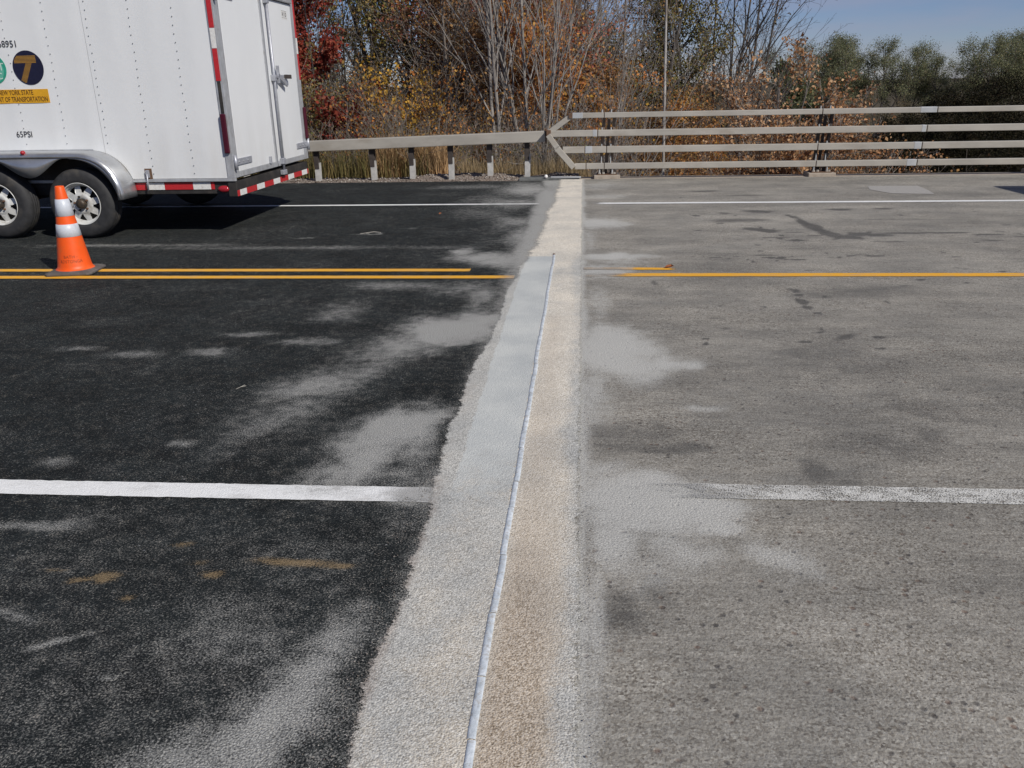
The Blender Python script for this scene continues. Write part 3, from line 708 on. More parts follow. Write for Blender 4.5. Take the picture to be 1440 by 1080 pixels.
    def disc(name, cx, cz, r, m, dy=0.0, seg=48, par=T):
        bm = bmesh.new(); add_cyl(bm, (cx, yd + .003, cz), (cx, yd - dy, cz), r, seg=seg); return bm_obj(name, bm, m, par)
    lg = disc('round_emblem', -5.79, 1.755, .168, M_NAVY)
    def stripe(par, x0, x1, x2, x3, z0, z1):  # x0,x1 at top; x2,x3 at bottom
        bm = bmesh.new(); vs = [bm.verts.new(Vector((x, y, z)) - ORG) for y in (yd + .001, yd - .0012) for x, z in ((x0, z1), (x1, z1), (x3, z0), (x2, z0))]
        for f in ((0, 1, 2, 3), (4, 7, 6, 5), (0, 4, 5, 1), (1, 5, 6, 2), (2, 6, 7, 3), (3, 7, 4, 0)): bm.faces.new([vs[i] for i in f])
        return bm_obj('emblem_stripe', bm, M_GOLD, par)
    cz0, cx0 = 1.755, -5.79
    for k in range(6):  # crossbar of the T
        z1 = cz0 + .116 - k * .0125; h = .0070
        half = math.sqrt(max(0, .158 ** 2 - (z1 - cz0) ** 2)); stripe(lg, cx0 - min(half, .142), cx0 + .100, cx0 - min(half, .142), cx0 + .098, z1 - h, z1)
    for k in range(20):  # slanted stem
        z1 = cz0 + .040 - k * .0112; h = .0062
        if z1 < cz0 - .150: break
        s = (cz0 + .040 - z1) * .50; xl = cx0 - .020 - s; half = math.sqrt(max(0, .160 ** 2 - (z1 - h - cz0) ** 2))
        stripe(lg, max(xl, cx0 - half), xl + .066, max(xl - .002, cx0 - half), xl + .064, z1 - h, z1)
    gd = disc('round_emblem', -6.185, 1.750, .150, M_GREEN)
    bm = bmesh.new(); add_cyl(bm, (-6.185, yd + .002, 1.735), (-6.185, yd - .0008, 1.735), .118, seg=40); bm_obj('emblem_centre', bm, simple('sea_green_decal', (.12, .42, .31), .4), gd)
    text_mesh('emblem_lettering', 'NET', .105, M_PALE, gd, side(-6.155, 1.765), 1.0, bold=.001)
    text_mesh('emblem_lettering', 'C', .09, M_PALE, gd, side(-6.12, 1.675), 1.0, bold=.001)
    sg = box('name_decal', -6.78, -5.622, yd - .0004, yd + .004, 1.405, 1.543, M_SIGN, T, 0)
    text_mesh('name_lettering', 'NEW YORK STATE', .070, M_BROWNINK, sg, side(-5.985, 1.509), .66, bold=.0008)
    text_mesh('name_lettering', 'DEPARTMENT OF TRANSPORTATION', .070, M_BROWNINK, sg, side(-5.640, 1.441), .66, 'RIGHT', bold=.0008)
    text_mesh('number_lettering', '68951', .092, M_INK, T, side(-5.855, 1.985), .95, 'RIGHT')
    text_mesh('pressure_lettering', '65PSI', .088, M_INK, T, side(-5.985, 1.085), .95)
    # fender over both near wheels
    cxs = (-5.36, -6.30); zc = .375
    YO, YI = 8.555, YN - .004
    def top_profile():
        pts = []
        for k in range(0, 13):  # rear quarter
            a = math.radians(-4 + k * 94 / 12); pts.append((cxs[0] + .02 + .50 * math.cos(a) ** .85 if math.cos(a) > 0 else cxs[0] + .02, zc + .08 + .455 * math.sin(a)))
        pts.append((-5.83, .912))
        for k in range(0, 13):
            a = math.radians(90 + k * 94 / 12); c = math.cos(a); pts.append((cxs[1] - .02 - .50 * abs(c) ** .85, zc + .08 + .455 * math.sin(a)))
        return pts
    tp = top_profile(); v = []; f = []
    prof = [(YI, .004), (YI - .02, .0), (YO + .05, -.004), (YO + .018, -.013), (YO + .004, -.032), (YO, -.055)]
    cen = np.array([[min(max(x, cxs[1]), cxs[0]), zc] for x, z in tp])
    for (x, z), c in zip(tp, cen):
        d = np.array([x - c[0], z - c[1]]); d /= np.linalg.norm(d)
        for y, off in prof: v.append((x + d[0] * off - ORG.x, y - ORG.y, z + d[1] * off))
    m = len(prof)
    for i in range(len(tp) - 1):
        for j in range(m - 1): f.append((i * m + j, i * m + j + 1, (i + 1) * m + j + 1, (i + 1) * m + j))
    fen = mesh_np('fender', v, [np.array(f)], M_ALU2, T, True)
    so = fen.modifiers.new('thickness', 'SOLIDIFY'); so.thickness = .005
    # outer skirt with the double wave
    v = []; f = []; N = 80; xa, xb = cxs[0] + .505, cxs[1] - .505
    tpx = np.array([p[0] for p in tp])[::-1]; tpz = np.array([p[1] for p in tp])[::-1]
    xs = np.linspace(xb + .004, xa - .004, N)
    for x in xs:
        zt = np.interp(x, tpx, tpz) - .052
        da = abs(x - cxs[0]); db = abs(x - cxs[1]); dd = min(da, db); R = .470
        zl = (zc + math.sqrt(R * R - dd * dd)) if dd < R else .0
        if cxs[1] < x < cxs[0]:
            u = abs(x - (-5.83)) / .47; zl = .655 + (.855 - .655) * (math.sin(min(1, u / .92) * math.pi / 2) ** 2)
        zl = max(zl, .44); zl = min(zl, zt - .006)
        v += [(x - ORG.x, YO - ORG.y, zt), (x - ORG.x, YO - ORG.y + .002, zl)]
    for i in range(N - 1): f.append((2 * i, 2 * i + 1, 2 * i + 3, 2 * i + 2))
    sk = mesh_np('fender_skirt', v, [np.array(f)], M_ALU2, fen, True); so = sk.modifiers.new('thickness', 'SOLIDIFY'); so.thickness = .004
    box('fender_lip', cxs[1] - .1, cxs[0] + .12, YN - .016, YN - .006, .905, .925, M_ALU, fen, .003)
    lathe('marker_light', [(.0, -.035), (.014, -.033), (.022, -.02), (.024, .0)], (-5.86, YO + .02, .915), 'y', M_LENS, T, 16)
    # wheel wells
    box('wheel_well', cxs[1] - .5, cxs[0] + .5, YN + .125, YN + .16, .40, .60, M_BLACK, T, .004)
    box('wheel_well', cxs[1] - .30, cxs[0] + .30, YN - .010, YN - .0055, .604, .85, M_BLACK, fen, .001)
    box('wheel_well', cxs[1] - .42, cxs[0] + .42, YN - .0045, YN - .0035, .604, .70, M_BLACK, fen, 0)
    # wheels
    def wheel(cx, yo, s):
        y = lambda t: yo + s * t
        W = lathe('wheel', [(.0, s * .10), (.20, s * .10), (.20, s * .11), (0, s * .11)], (cx, yo, zc), 'y', M_BLACK, T, 32)
        R = .372; prof = [(.215, .025), (.222, .008), (.25, .002), (.30, .0), (.335, .008), (.352, .022), (.364, .040), (.3705, .060), (.3705, .068), (.364, .069), (.364, .075), (.3715, .076), (.372, .103), (.365, .104), (.365, .110), (.372, .111), (.3715, .138), (.364, .139), (.364, .145), (.3705, .146), (.369, .160), (.36, .185), (.335, .205), (.30, .212), (.24, .21), (.215, .19)]
        ty = lathe('tyre', [(r, s * t) for r, t in prof], (cx, yo, zc), 'y', M_TYRE, W, 72)
        for r_, t_ in ((.285, -.001), (.318, .003)):
            pass
        lathe('rim', [(.213, s * .012), (.218, s * .002), (.224, s * .004), (.222, s * .016), (.206, s * .022), (.200, s * .05), (.196, s * .058), (.188, s * .060), (.182, s * .070), (.196, s * .09), (.198, s * .18)], (cx, yo, zc), 'y', M_RIM, W, 56)
        # disc with eight spokes and triangular openings between
        bm = bmesh.new(); c = Vector((cx, 0, zc)); n8 = 8
        def P(r, a, t): return bm.verts.new(Vector((cx + r * math.cos(a), y(t), zc + r * math.sin(a))) - ORG)
        for k in range(n8):
            a = 2 * math.pi * k / n8 + .2; w0, w1 = math.pi / n8 * .98, math.pi / n8 * .40
            for t0, t1 in ((.060, .066),):
                A = [P(.085, a - w0, t0 - .022), P(.085, a + w0, t0 - .022), P(.135, a + w0 * .72, t0 - .014), P(.186, a + w1, t0 + .004), P(.186, a - w1, t0 + .004), P(.135, a - w0 * .72, t0 - .014)]
                bm.faces.new(A if s > 0 else A[::-1])
        di = bm_obj('wheel_disc', bm, M_RIM, W); so = di.modifiers.new('t', 'SOLIDIFY'); so.thickness = .005
        lathe('wheel_centre', [(.118, s * .047), (.100, s * .035), (.088, s * .031), (.062, s * .040), (.050, s * .046)], (cx, yo, zc), 'y', M_RIM, W, 32)
        lathe('hub_cap', [(.056, s * .046), (.054, s * .004), (.046, s * -.010), (.028, s * -.018), (.0, s * -.019)], (cx, yo, zc), 'y', M_HUB, W, 24)
        for k in range(5):
            a = 2 * math.pi * k / 5 + .5; px, pz = cx + .075 * math.cos(a), zc + .075 * math.sin(a)
            cyl('lug_nut', (px, y(.037), pz), (px, y(.012), pz), .011, M_HUB if k % 2 else M_RUST, W, seg=6)
    for cx in cxs: wheel(cx, 8.605, 1); wheel(cx, 11.515, -1)
    for cx in cxs: cyl('axle', (cx, 8.76, zc), (cx, 11.36, zc), .035, M_RUST, T, seg=10); box('leaf_spring', cx - .33, cx + .33, 8.98, 9.04, .40, .43, M_RUST, T, .004)
    box('fender', cxs[1] - .5, cxs[0] + .5, 11.275, 11.56, .86, .87, M_ALU2, T, .003)
    # tongue and jack at the front
    beam('tongue', (XF - .0, 9.3, .47), (XF - 1.1, 10.04, .47), .06, .1, M_BLACK, T); beam('tongue', (XF - .0, 10.8, .47), (XF - 1.1, 10.08, .47), .06, .1, M_BLACK, T)
    cyl('jack', (XF - .9, 10.06, .02), (XF - .9, 10.06, .75), .035, M_GALV, T)
    ORG = Vector((0, 0, 0)); return T


TR = build_trailer()


def copy_deep(o, parent=None):
    c = o.copy(); COL.objects.link(c)
    if parent: c.parent = parent
    for ch in list(o.children): copy_deep(ch, c)
    return c


# unseen copy of the trailer, added to cast the shadow tip on the deck
t2 = copy_deep(TR); t2.location = (10.60, 9.22, 0); t2.rotation_euler = (0, 0, math.pi)
t2['label'] = 'unseen copy of the white trailer added beyond the right edge to cast the shadow tip on the bridge deck'


# ------------------------------------------------------------------ traffic cone
def build_cone():
    loc = Vector((-4.475, 6.93, .004)); rot = math.radians(10)
    C = emptyo('traffic_cone', loc, 'orange traffic cone with two white reflective collars standing on the yellow line', 'traffic cone'); C.rotation_euler = (0, 0, rot)
    R0, R1, H0, H = .142, .036, .035, .745
    rad = lambda z: R0 + (R1 - R0) * (z - H0) / (H - H0)
    lathe('cone_body', [(R0 + .022, .030), (R0 + .012, .037), (R0, .050)] + [(rad(z), z) for z in np.linspace(.07, H - .01, 8)] + [(R1 - .003, H), (R1 - .010, H - .002), (R1 - .012, H - .03), (R0 - .02, .06)], (0, 0, 0), 'z', M_ORANGE, C, 48)
    for a, b in ((.492, .620), (.300, .428)):
        a2, b2 = (.495, .636) if a > .4 else (.320, .425)
        lathe('reflective_collar', [(rad(a2) + .0005, a2 - .001), (rad(a2) + .0024, a2), (rad(b2) + .0024, b2), (rad(b2) + .0005, b2 + .001)], (0, 0, 0), 'z', M_COLLAR, C, 48)
    bm = bmesh.new(); s = .198; c = .028
    pts = [(-s + c, -s), (s - c, -s), (s, -s + c), (s, s - c), (s - c, s), (-s + c, s), (-s, s - c), (-s, -s + c)]
    lo = [bm.verts.new((x, y, .003)) for x, y in pts]; mi = [bm.verts.new((x, y, .020)) for x, y in pts]; up = [bm.verts.new((x * .80, y * .80, .034)) for x, y in pts]
    for A, B in ((lo, mi), (mi, up)):
        for i in range(8): bm.faces.new((A[i], A[(i + 1) % 8], B[(i + 1) % 8], B[i]))
    bm.faces.new(up); bm.faces.new(lo[::-1]); bm_obj('cone_base', bm, M_RUBBER, C, .004)
    ang0 = math.radians(-66) - rot + math.radians(-2)
    m_faint = simple('faded_stencil_ink', (.33, .062, .018), .5, 0, .3, 60)
    def wrap(zc): return lambda u, v, w: Vector(((rad(zc + v) + .0012 + w) * math.cos(ang0 + u / rad(zc)), (rad(zc + v) + .0012 + w) * math.sin(ang0 + u / rad(zc)), zc + v))
    text_mesh('stencil_lettering', 'BATH -', .036, m_faint, C, wrap(.152), 1.0)
    text_mesh('stencil_lettering', 'RDSTONGA', .036, m_faint, C, wrap(.112), .95)


build_cone()


# ------------------------------------------------------------------ joint seal strip: short overlapping lengths of foil-faced seal
def mat_seal():
    n = NT('silver_seal'); co = n.coord()
    c = n.ramp(n.noise(45, 6, .7, n.coord((1, .5, 1))), [(.3, (.40, .44, .46)), (.5, (.60, .65, .68)), (.68, (.80, .84, .86))])
    c = n.mix(n.ramp(n.noise(60, 4, .7, co), [(.52, 0.0), (.66, .7)]), c, (.42, .38, .32))
    n.base(c); n.rough(.5); n.b.inputs['Metallic'].default_value = .15; n.bump(n.noise(35, 5, .6, co), .5, .006); return n.m


M_SEAL = mat_seal()
seal = emptyo('joint_seal', (-.25, 4.5, .0), 'silvery foil seal running in short lengths down the middle of the sand-faced bridge joint', 'joint seal')
rs = random.Random(4); y = .9; prev = None
while y < 7.60:
    ln = rs.uniform(.10, .34) if y < 3 else rs.uniform(.2, .6)
    y2 = min(7.62, y + ln); nseg = 7; w = .0098 + rs.uniform(-.001, .001)
    cx = lambda t: -.2515 + .008 * (fbm(np.array(t * 1.3), np.array(3.), 51, 3) - .5) * 2
    off = rs.uniform(-.0025, .0025); v = []; f = []
    for i in range(nseg):
        t = y + (y2 - y - .004) * i / (nseg - 1); c = float(cx(t)) + off * (1 if i else .5)
        for dx, z in ((-w - .002, .004), (-w, .0072), (-w * .3, .0080 + .0014 * rs.random()), (w * .5, .0078 + .0012 * rs.random()), (w, .0072), (w + .002, .004)): v.append((c + dx + .25, t - 4.5, z))
    for i in range(nseg - 1):
        for j in range(5): f.append((i * 6 + j, i * 6 + j + 1, (i + 1) * 6 + j + 1, (i + 1) * 6 + j))
    mesh_np('seal_length', v, [np.array(f)], M_SEAL, seal, True)
    y = y2
cyl('bolt_head', (.0 - .005, 3.14, .003), (-.005, 3.14, .014), .010, M_RUST, seal, seg=8)


# ------------------------------------------------------------------ guard rail on the approach
def build_guard():
    G = emptyo('guard_rail', (-3.0, 14.5, -.05), 'grey box-beam guard rail on short steel posts behind the asphalt shoulder', 'guard rail')
    global ORG; ORG = Vector((-3.0, 14.5, -.05))
    # box beam drops slowly towards the trailer
    zc = lambda x: .668 + (x + .61) * .0275
    beam('box_beam', (-6.4, 14.55, zc(-6.4)), (-.615, 14.42, zc(-.615)), .16, .175, M_STEEL, G, .012)
    beam('box_beam', (-16, 14.75, zc(-16) + .05), (-6.405, 14.552, zc(-6.405)), .16, .172, M_STEEL, G, .012)
    beam('end_plate', (-.614, 14.42, zc(-.6)), (-.598, 14.42, zc(-.6)), .2, .24, M_RUST, G, .003)
    for x in (-11.6, -10.2, -8.8, -7.4, -5.9, -4.60, -3.60, -2.92, -2.24, -1.565, -.93):
        yy = 14.48 - (x + .61) * .02; top = zc(x) - .095; r = rs.uniform(-.02, .02)
        bm = bmesh.new()  # I-section post
        for (a0, a1, b0, b1) in ((-.046, .046, -.040, -.032), (-.006, .006, -.0318, .0318), (-.046, .046, .032, .040)):
            add_box(bm, x + a0, x + a1, yy + b0, yy + b1, -.45, top - .19)
        for vv in bm.verts: vv.co.x += r * (vv.co.z)
        bm_obj('post', bm, M_POST, G)
        bm = bmesh.new(); add_box(bm, x - .052 + r * .4, x + .030 + r * .4, yy - .052, yy - .041, top - .29, top + .0); add_box(bm, x - .052 + r * .4, x + .038 + r * .4, yy - .0405, yy + .05, top - .012, top); add_box(bm, x - .040, x + .040, yy - .030, yy + .030, top - .188, top - .0125)
        bm_obj('post_bracket', bm, M_CORTEN_SHADE if x > -5 else M_POST, G, .002)  # dark colour on these brackets paints in the shadow of the box beam
    ORG = Vector((0, 0, 0))


build_guard()


def build_bridge_rail():
    global ORG
    ORG = Vector((3.0, 14.3, 0)); B = emptyo('bridge_railing', ORG, 'four-bar grey steel bridge railing along the far edge of the concrete deck', 'railing')
    Y = 14.3
    # z centre, height, first x, splice x list
    rails = [(.995, .082, -.175, [.345, 3.80, 5.56, 9.4]), (.715, .100, -.57, [.245, 5.44, 9.3]), (.455, .102, -.33, [.04, .395, 3.78, 5.40, 9.2]), (.190, .094, -.13, [.06, .36, 3.78, 5.36, 9.1])]
    for k, (zc, h, x0, sp) in enumerate(rails):
        xs = [x0] + sp + [22]
        for i, (a, b) in enumerate(zip(xs[:-1], xs[1:])):
            nm = 'rail'; m = M_STEEL
            bm = bmesh.new(); dz = .0; add_beam(bm, (a + .006, Y - .05, zc + dz), (b - .006, Y - .05, zc + dz), .095, h); bm_obj(nm, bm, m, B, .008)
            if i: # dark splice sleeve inside the joint
                bm = bmesh.new(); add_beam(bm, (a - .05, Y - .05, zc), (a + .05, Y - .05, zc), .070, h - .024); bm_obj('splice_sleeve', bm, M_RUST, B)
    # newer bright lengths
    for (a, b, zc, h) in [(-.17, .0, .995, .086), (.165, .235, .715, .105), (.045, .16, .455, .107), (5.28, 5.39, .455, .107), (5.36, 5.425, .715, .105), (5.20, 5.35, .190, .098), (5.30, 5.55, .996, .086)]:
        box('splice_cover', a, b, Y - .10, Y - .0, zc - h / 2, zc + h / 2, M_STEELB, B, .006)
    # transition braces
    beam('brace', (-.56, Y - .04, .73), (-.17, Y - .04, 1.0), .08, .085, M_STEEL, B, .006)
    beam('brace', (-.565, Y - .12, .70), (-.41, Y - .12, .49), .07, .085, M_STEEL, B, .006); beam('brace', (-.43, Y - .12, .50), (-.14, Y - .12, .175), .07, .095, M_STEEL, B, .006)
    box('brace_plate', -.59, -.52, Y - .13, Y + .03, .64, .775, M_RUST, B, .004)
    box('brace_plate', -.23, -.165, Y - .10, Y + .01, .955, 1.035, M_RUST, B, .004)
    # posts on pedestals
    for px in (.41, 3.88, 7.35, 10.8, 14.3):
        bm = bmesh.new()
        # tall wide-flange post: two flanges seen from the road with the web between, leaning slightly outwards
        for dx in (-.085, .085):
            add_beam(bm, (px + dx - .02, Y + .04, .055), (px + dx + .025, Y + .05, .955), .042, .042)
        add_beam(bm, (px - .02, Y + .075, .055), (px + .025, Y + .085, .955), .012, .05)
        bm_obj('post', bm, M_CORTEN_SHADE if px > 1 else M_POSTR, B, .002)
        box('base_plate', px - .16, px + .16, Y - .10, Y + .16, .048, .062, M_RUST, B, .002)
        box('pedestal', px - .215, px + .215, Y - .16, Y + .22, -.30, .047, M_PED, B, .012)
        for dx in (-.125, .075 + .01):
            for yy in (Y - .075,):
                cyl('anchor_bolt', (px + dx, yy, .06), (px + dx, yy, .17 if dx < 0 else .185), .013, M_STEELB, B, seg=8)
                cyl('bolt_nut', (px + dx, yy, .062), (px + dx, yy, .085), .024, M_STEEL, B, seg=6)
        for dx in (-.06, .12):
            cyl('bolt_nut', (px + dx, Y - .075, .062), (px + dx, Y - .075, .09), .022, M_STEEL, B, seg=6)
        for zc in (.995, .715, .455, .19):  # u-bolts holding each rail
            for dx in (-.095, .055):
                cyl('rail_bolt', (px + dx, Y - .02, zc - .02), (px + dx, Y - .02, zc + .085 + (.07 if zc < .3 else 0)), .010, M_STEELB, B, seg=8)
    ORG = Vector((0, 0, 0))


build_bridge_rail()
# deck slab edge and ledge that carries the pedestals
fascia = box('bridge_deck_edge_slab', -.05, 60, 14.052, 14.56, -.55, -.012, M_PED, None, .01); fascia['kind'] = 'structure'
slab = box('bridge_deck_slab', -.09, 60, -8, 14.05, -.5, -.006, M_PED, None, 0); slab['kind'] = 'structure'
slab2 = box('asphalt_road_base_slab', -60, -.0925, -8, 13.9, -.44, -.006, M_GROUND, None, 0); slab2['kind'] = 'structure'
# gravel shoulder under the guard rail
def mat_gravel():
    n = NT('shoulder_gravel'); co = n.coord(); v = n.voro(60, co); sp = n.n('ShaderNodeSeparateColor'); n.L(v, sp.inputs[0])
    c = n.ramp(sp.outputs[0], [(0, (.10, .07, .05)), (.4, (.20, .15, .115)), (1, (.36, .31, .27))]); n.base(c); n.rough(.95); n.bump(n.voro(60, co, 'Distance'), .8, .02); return n.m
M_GRAV = mat_gravel()
def shz(x, y):
    hump = (fbm(x * 1.6, y * 2.2, 66, 4) - .38) * .20 * sstep(13.95, 14.4, y) * sstep(-3.4, -2.4, x)
    return -.035 + hump * (x < .1) - .25 * sstep(14.9, 15.7, y)
sh = grid('gravel_shoulder', axis((-30, -6, .5), (-6, -.06, .05)), axis((13.9, 15.7, .05)), shz, M_GRAV, mask_fn=None)
rg = np.random.RandomState(5)
def scatter_stones(name, n, xf, yf, zf, s0, s1, mat, label, cat):
    ico = np.array([(0, 0, 1), (.9, 0, .2), (0, .9, .1), (-.9, 0, .2), (0, -.9, .1), (0, 0, -.8)]); fc = np.array([(0, 1, 2), (0, 2, 3), (0, 3, 4), (0, 4, 1), (5, 2, 1), (5, 3, 2), (5, 4, 3), (5, 1, 4)])
    x = xf(n); y = yf(n); z = zf(x, y); s = s0 + (s1 - s0) * rg.rand(n) ** 2.5
    V = ico[None] * (s[:, None, None] * (.6 + .8 * rg.rand(n, 6, 1))) * np.array([1, 1, .6]); a = rg.rand(n) * 6.28
    c, sn = np.cos(a)[:, None], np.sin(a)[:, None]; X = V[..., 0] * c - V[..., 1] * sn; Y_ = V[..., 0] * sn + V[..., 1] * c
    P = np.stack([X + x[:, None], Y_ + y[:, None], V[..., 2] + z[:, None] + s[:, None] * .25], -1).reshape(-1, 3)
    F = (fc[None] + 6 * np.arange(n)[:, None, None]).reshape(-1, 3)
    o = mesh_np(name, P, [F], mat); tag(o, label, cat, None, 'stuff'); return o
M_STONE = NT('loose_stone'); gi = M_STONE.n('ShaderNodeNewGeometry'); M_STONE.base(M_STONE.ramp(gi.outputs['Random Per Island'], [(0, (.10, .08, .065)), (.5, (.24, .20, .165)), (1, (.42, .39, .35))])); M_STONE.rough(.9); M_STONE = M_STONE.m
scatter_stones('gravel', 2600, lambda n: -5.5 + 5.4 * rg.rand(n), lambda n: 13.93 + 1.0 * rg.rand(n), shz, .006, .028, M_STONE, 'loose stones strewn along the dirt shoulder under the guard rail', 'gravel')
# loose grit broken off along the ragged joint edges
scatter_stones('grit', 5200, lambda n: np.where(rg.rand(n) < .6, -.60 + .05 * rg.randn(n), .015 + .03 * rg.randn(n)), lambda n: 1.1 + 8.5 * rg.rand(n) ** 1.6, lambda x, y: .004 + 0 * x, .0008, .0032,
               M_STONE, 'fine loose grit along the ragged edges of the sand-faced joint', 'grit')
# litter at the joint end beyond the deck: pale slab pieces and a white scrap
dm = simple('mossy_drain_concrete', (.13, .135, .13), .9, 0, .3, 12, .4, (.06, .06, .05), 8)
dr = tag(box('drain_slab', -1.05, -.05, 14.10, 14.42, -.09, .012, dm, None, .01), 'dark weathered drain slab at the far end of the bridge joint', 'slab')
dr2 = tag(beam('scrap_pipe', (-.52, 14.12, .030), (-.02, 14.10, .028), .030, .028, M_STEELB), 'pale scrap pipe lying on the drain slab at the joint end', 'pipe')
dr3 = tag(lathe('crumpled_can', [(.0, -.05), (.026, -.048), (.031, -.03), (.027, .0), (.031, .03), (.025, .047), (0, .048)], (-.60, 14.14, .040), 'y', M_WHT, None, 10), 'small crushed white can beside the scrap pipe at the joint end', 'can')


# small litter: a curled dead leaf on the yellow line, pale straw scraps on the asphalt
M_LEAF = simple('dead_leaf_brown', (.30, .10, .035), .7, 0, .3, 60); M_STRAW = simple('pale_straw', (.36, .34, .29), .7, 0, .2, 40)
def flat_leaf(x, y, sz, a, m, label):
    v = [(0, 0, .004), (.35, .26, .20), (.35, 0, .03), (.35, -.26, .16), (.75, .18, .26), (.75, 0, .06), (.75, -.2, .22), (1, 0, .12)]; c, sn = math.cos(a) * sz, math.sin(a) * sz
    o = mesh_np('dead_leaf', [(px * c - py * sn, px * sn + py * c, pz * sz + .003) for px, py, pz in v], [np.array([(0, 2, 1), (0, 3, 2), (4, 7, 5), (5, 7, 6)]), np.array([(1, 2, 5, 4), (2, 3, 6, 5)])], m, loc=(x, y, .005))
    return tag(o, label, 'leaf')
flat_leaf(.70, 7.03, .09, .2, M_LEAF, 'curled brown dead leaf lying where the short yellow line ends on the concrete')
flat_leaf(-1.75, 10.2, .06, 1.2, M_LEAF, 'tiny orange leaf on the asphalt between the white edge line and the joint')
st_ = emptyo('straw_scrap', (-2.28, 8.86, .006), 'bent pale straw scrap on the asphalt behind the trailer', 'straw')
st_.scale = (.8, .8, .6)
for i, (p, q) in enumerate([((-.13, -.07, .004), (.04, .06, .012)), ((.04, .06, .012), (.13, .02, .004)), ((-.06, -.03, .004), (.0, -.09, .004))]): cyl('stalk', p, q, .006, M_STRAW, st_, seg=5)
st2 = emptyo('straw_scrap', (-1.50, 3.35, .006), 'short pale straw scrap on the dark asphalt above the near white line', 'straw')
st2.location = (-1.80, 4.02, .005); st2.scale = (.6, .6, .6)
for p, q in [((-.03, -.05, .002), (.01, .05, .004)), ((-.01, .0, .002), (.03, .03, .004))]: cyl('stalk', p, q, .0022, M_STRAW, st2, seg=5)

# ------------------------------------------------------------------ trees and brush
def grow(rng, P):
    """returns (branches, twigs): lists of (pts Nx3, radii N, sides, level)"""
    out = []
    def branch(p0, d, length, r0, lvl):
        n = P['n'][lvl]; pts = [p0]; dd = d / np.linalg.norm(d); st = length / (n - 1)
        for i in range(n - 1):
            dd = dd + rng.normal(0, P['wig'][lvl], 3) + np.array([0, 0, P['up'][lvl]]); dd /= np.linalg.norm(dd); pts.append(pts[-1] + dd * st)
        pts = np.array(pts); t = np.linspace(0, 1, n); rad = np.maximum(r0 * (1 - t * (.80 if lvl < 2 else .7)), P.get('rmin', .004))
        out.append((pts, rad, (7, 5, 3, 3)[lvl], lvl))
        if lvl + 1 >= len(P['kids']) + 0 or P['kids'][lvl] == 0: return
        k = P['kids'][lvl]
        for j in range(k):
            tt = P['t0'][lvl] + (1 - P['t0'][lvl]) * (j + rng.rand()) / k; tt = min(tt, .985)
            f = tt * (n - 1); i = int(f); p = pts[i] + (pts[i + 1] - pts[i]) * (f - i); pd = pts[i + 1] - pts[i]; pd /= np.linalg.norm(pd)
            q = rng.normal(0, 1, 3); q -= pd * q.dot(pd); q /= np.linalg.norm(q)
            a = math.radians(P['ang'][lvl] * rng.uniform(.65, 1.3)); nd = pd * math.cos(a) + q * math.sin(a)
            ll = length * P['ratio'][lvl] * (1.15 - .75 * tt) * rng.uniform(.7, 1.25)
            branch(p, nd, ll, max(P.get('rmin', .004), np.interp(tt, t, rad) * .62), lvl + 1)
    ns = P.get('stems', 1)
    for s in range(ns):
        a = rng.uniform(0, 6.28); sp = P.get('spread', .08) * (1 if ns > 1 else .4)
        d = np.array([math.cos(a) * sp * rng.uniform(.4, 1.2), math.sin(a) * sp * rng.uniform(.4, 1.2), 1.0]) + np.array(P.get('lean', (0, 0, 0)))
        H = P['H'] * rng.uniform(.82, 1.08); branch(np.array([math.cos(a), math.sin(a), 0]) * .10 * (ns > 1), d, H, P['r'] * rng.uniform(.7, 1.1), 0)
    return out


def tubes(brs):
    V = []; F = []; base = 0; groups = {}
    for pts, rad, k, lvl in brs: groups.setdefault((len(pts), k), []).append((pts, rad))
    for (n, k), L in groups.items():
        P = np.array([l[0] for l in L]); R = np.array([l[1] for l in L]); B = len(L)
        T = np.gradient(P, axis=1); T /= np.linalg.norm(T, axis=2, keepdims=True)
        ref = np.where(np.abs(T[:, :1, 2:3]) > .9, np.array([1., 0, 0]), np.array([0, 0, 1.])); ref = np.broadcast_to(ref, T.shape)
        A = np.cross(T, ref); A /= np.linalg.norm(A, axis=2, keepdims=True); Bn = np.cross(T, A)
        th = np.arange(k) * 2 * np.pi / k
        ring = P[:, :, None, :] + R[:, :, None, None] * (A[:, :, None, :] * np.cos(th)[None, None, :, None] + Bn[:, :, None, :] * np.sin(th)[None, None, :, None])
        V.append(ring.reshape(-1, 3)); idx = np.arange(B * n * k).reshape(B, n, k) + base; base += B * n * k
        a = idx[:, :-1, :]; b = idx[:, 1:, :]; F.append(np.stack([a, np.roll(a, -1, 2), np.roll(b, -1, 2), b], -1).reshape(-1, 4))
    return np.concatenate(V), np.concatenate(F)


def leaf_pts(rng, brs, N, lv=(2, 3), jit=.08, zmin=None, clump=None):
    L = [b for b in brs if b[3] in lv]
    if not L: L = brs
    w = np.array([np.linalg.norm(b[0][-1] - b[0][0]) + .02 for b in L]); 
    if clump is not None: w = w * (rng.rand(len(L)) < clump)
    w /= w.sum(); ch = rng.choice(len(L), N, p=w)
    P = np.zeros((N, 3)); t = rng.rand(N) ** .7
    for bi in np.unique(ch):
        s = ch == bi; pts = L[bi][0]; f = t[s] * (len(pts) - 1); i = np.minimum(f.astype(int), len(pts) - 2); P[s] = pts[i] + (pts[i + 1] - pts[i]) * (f - i)[:, None]
    P += rng.normal(0, jit, (N, 3))
    if zmin is not None: P = P[P[:, 2] > zmin]
    return P


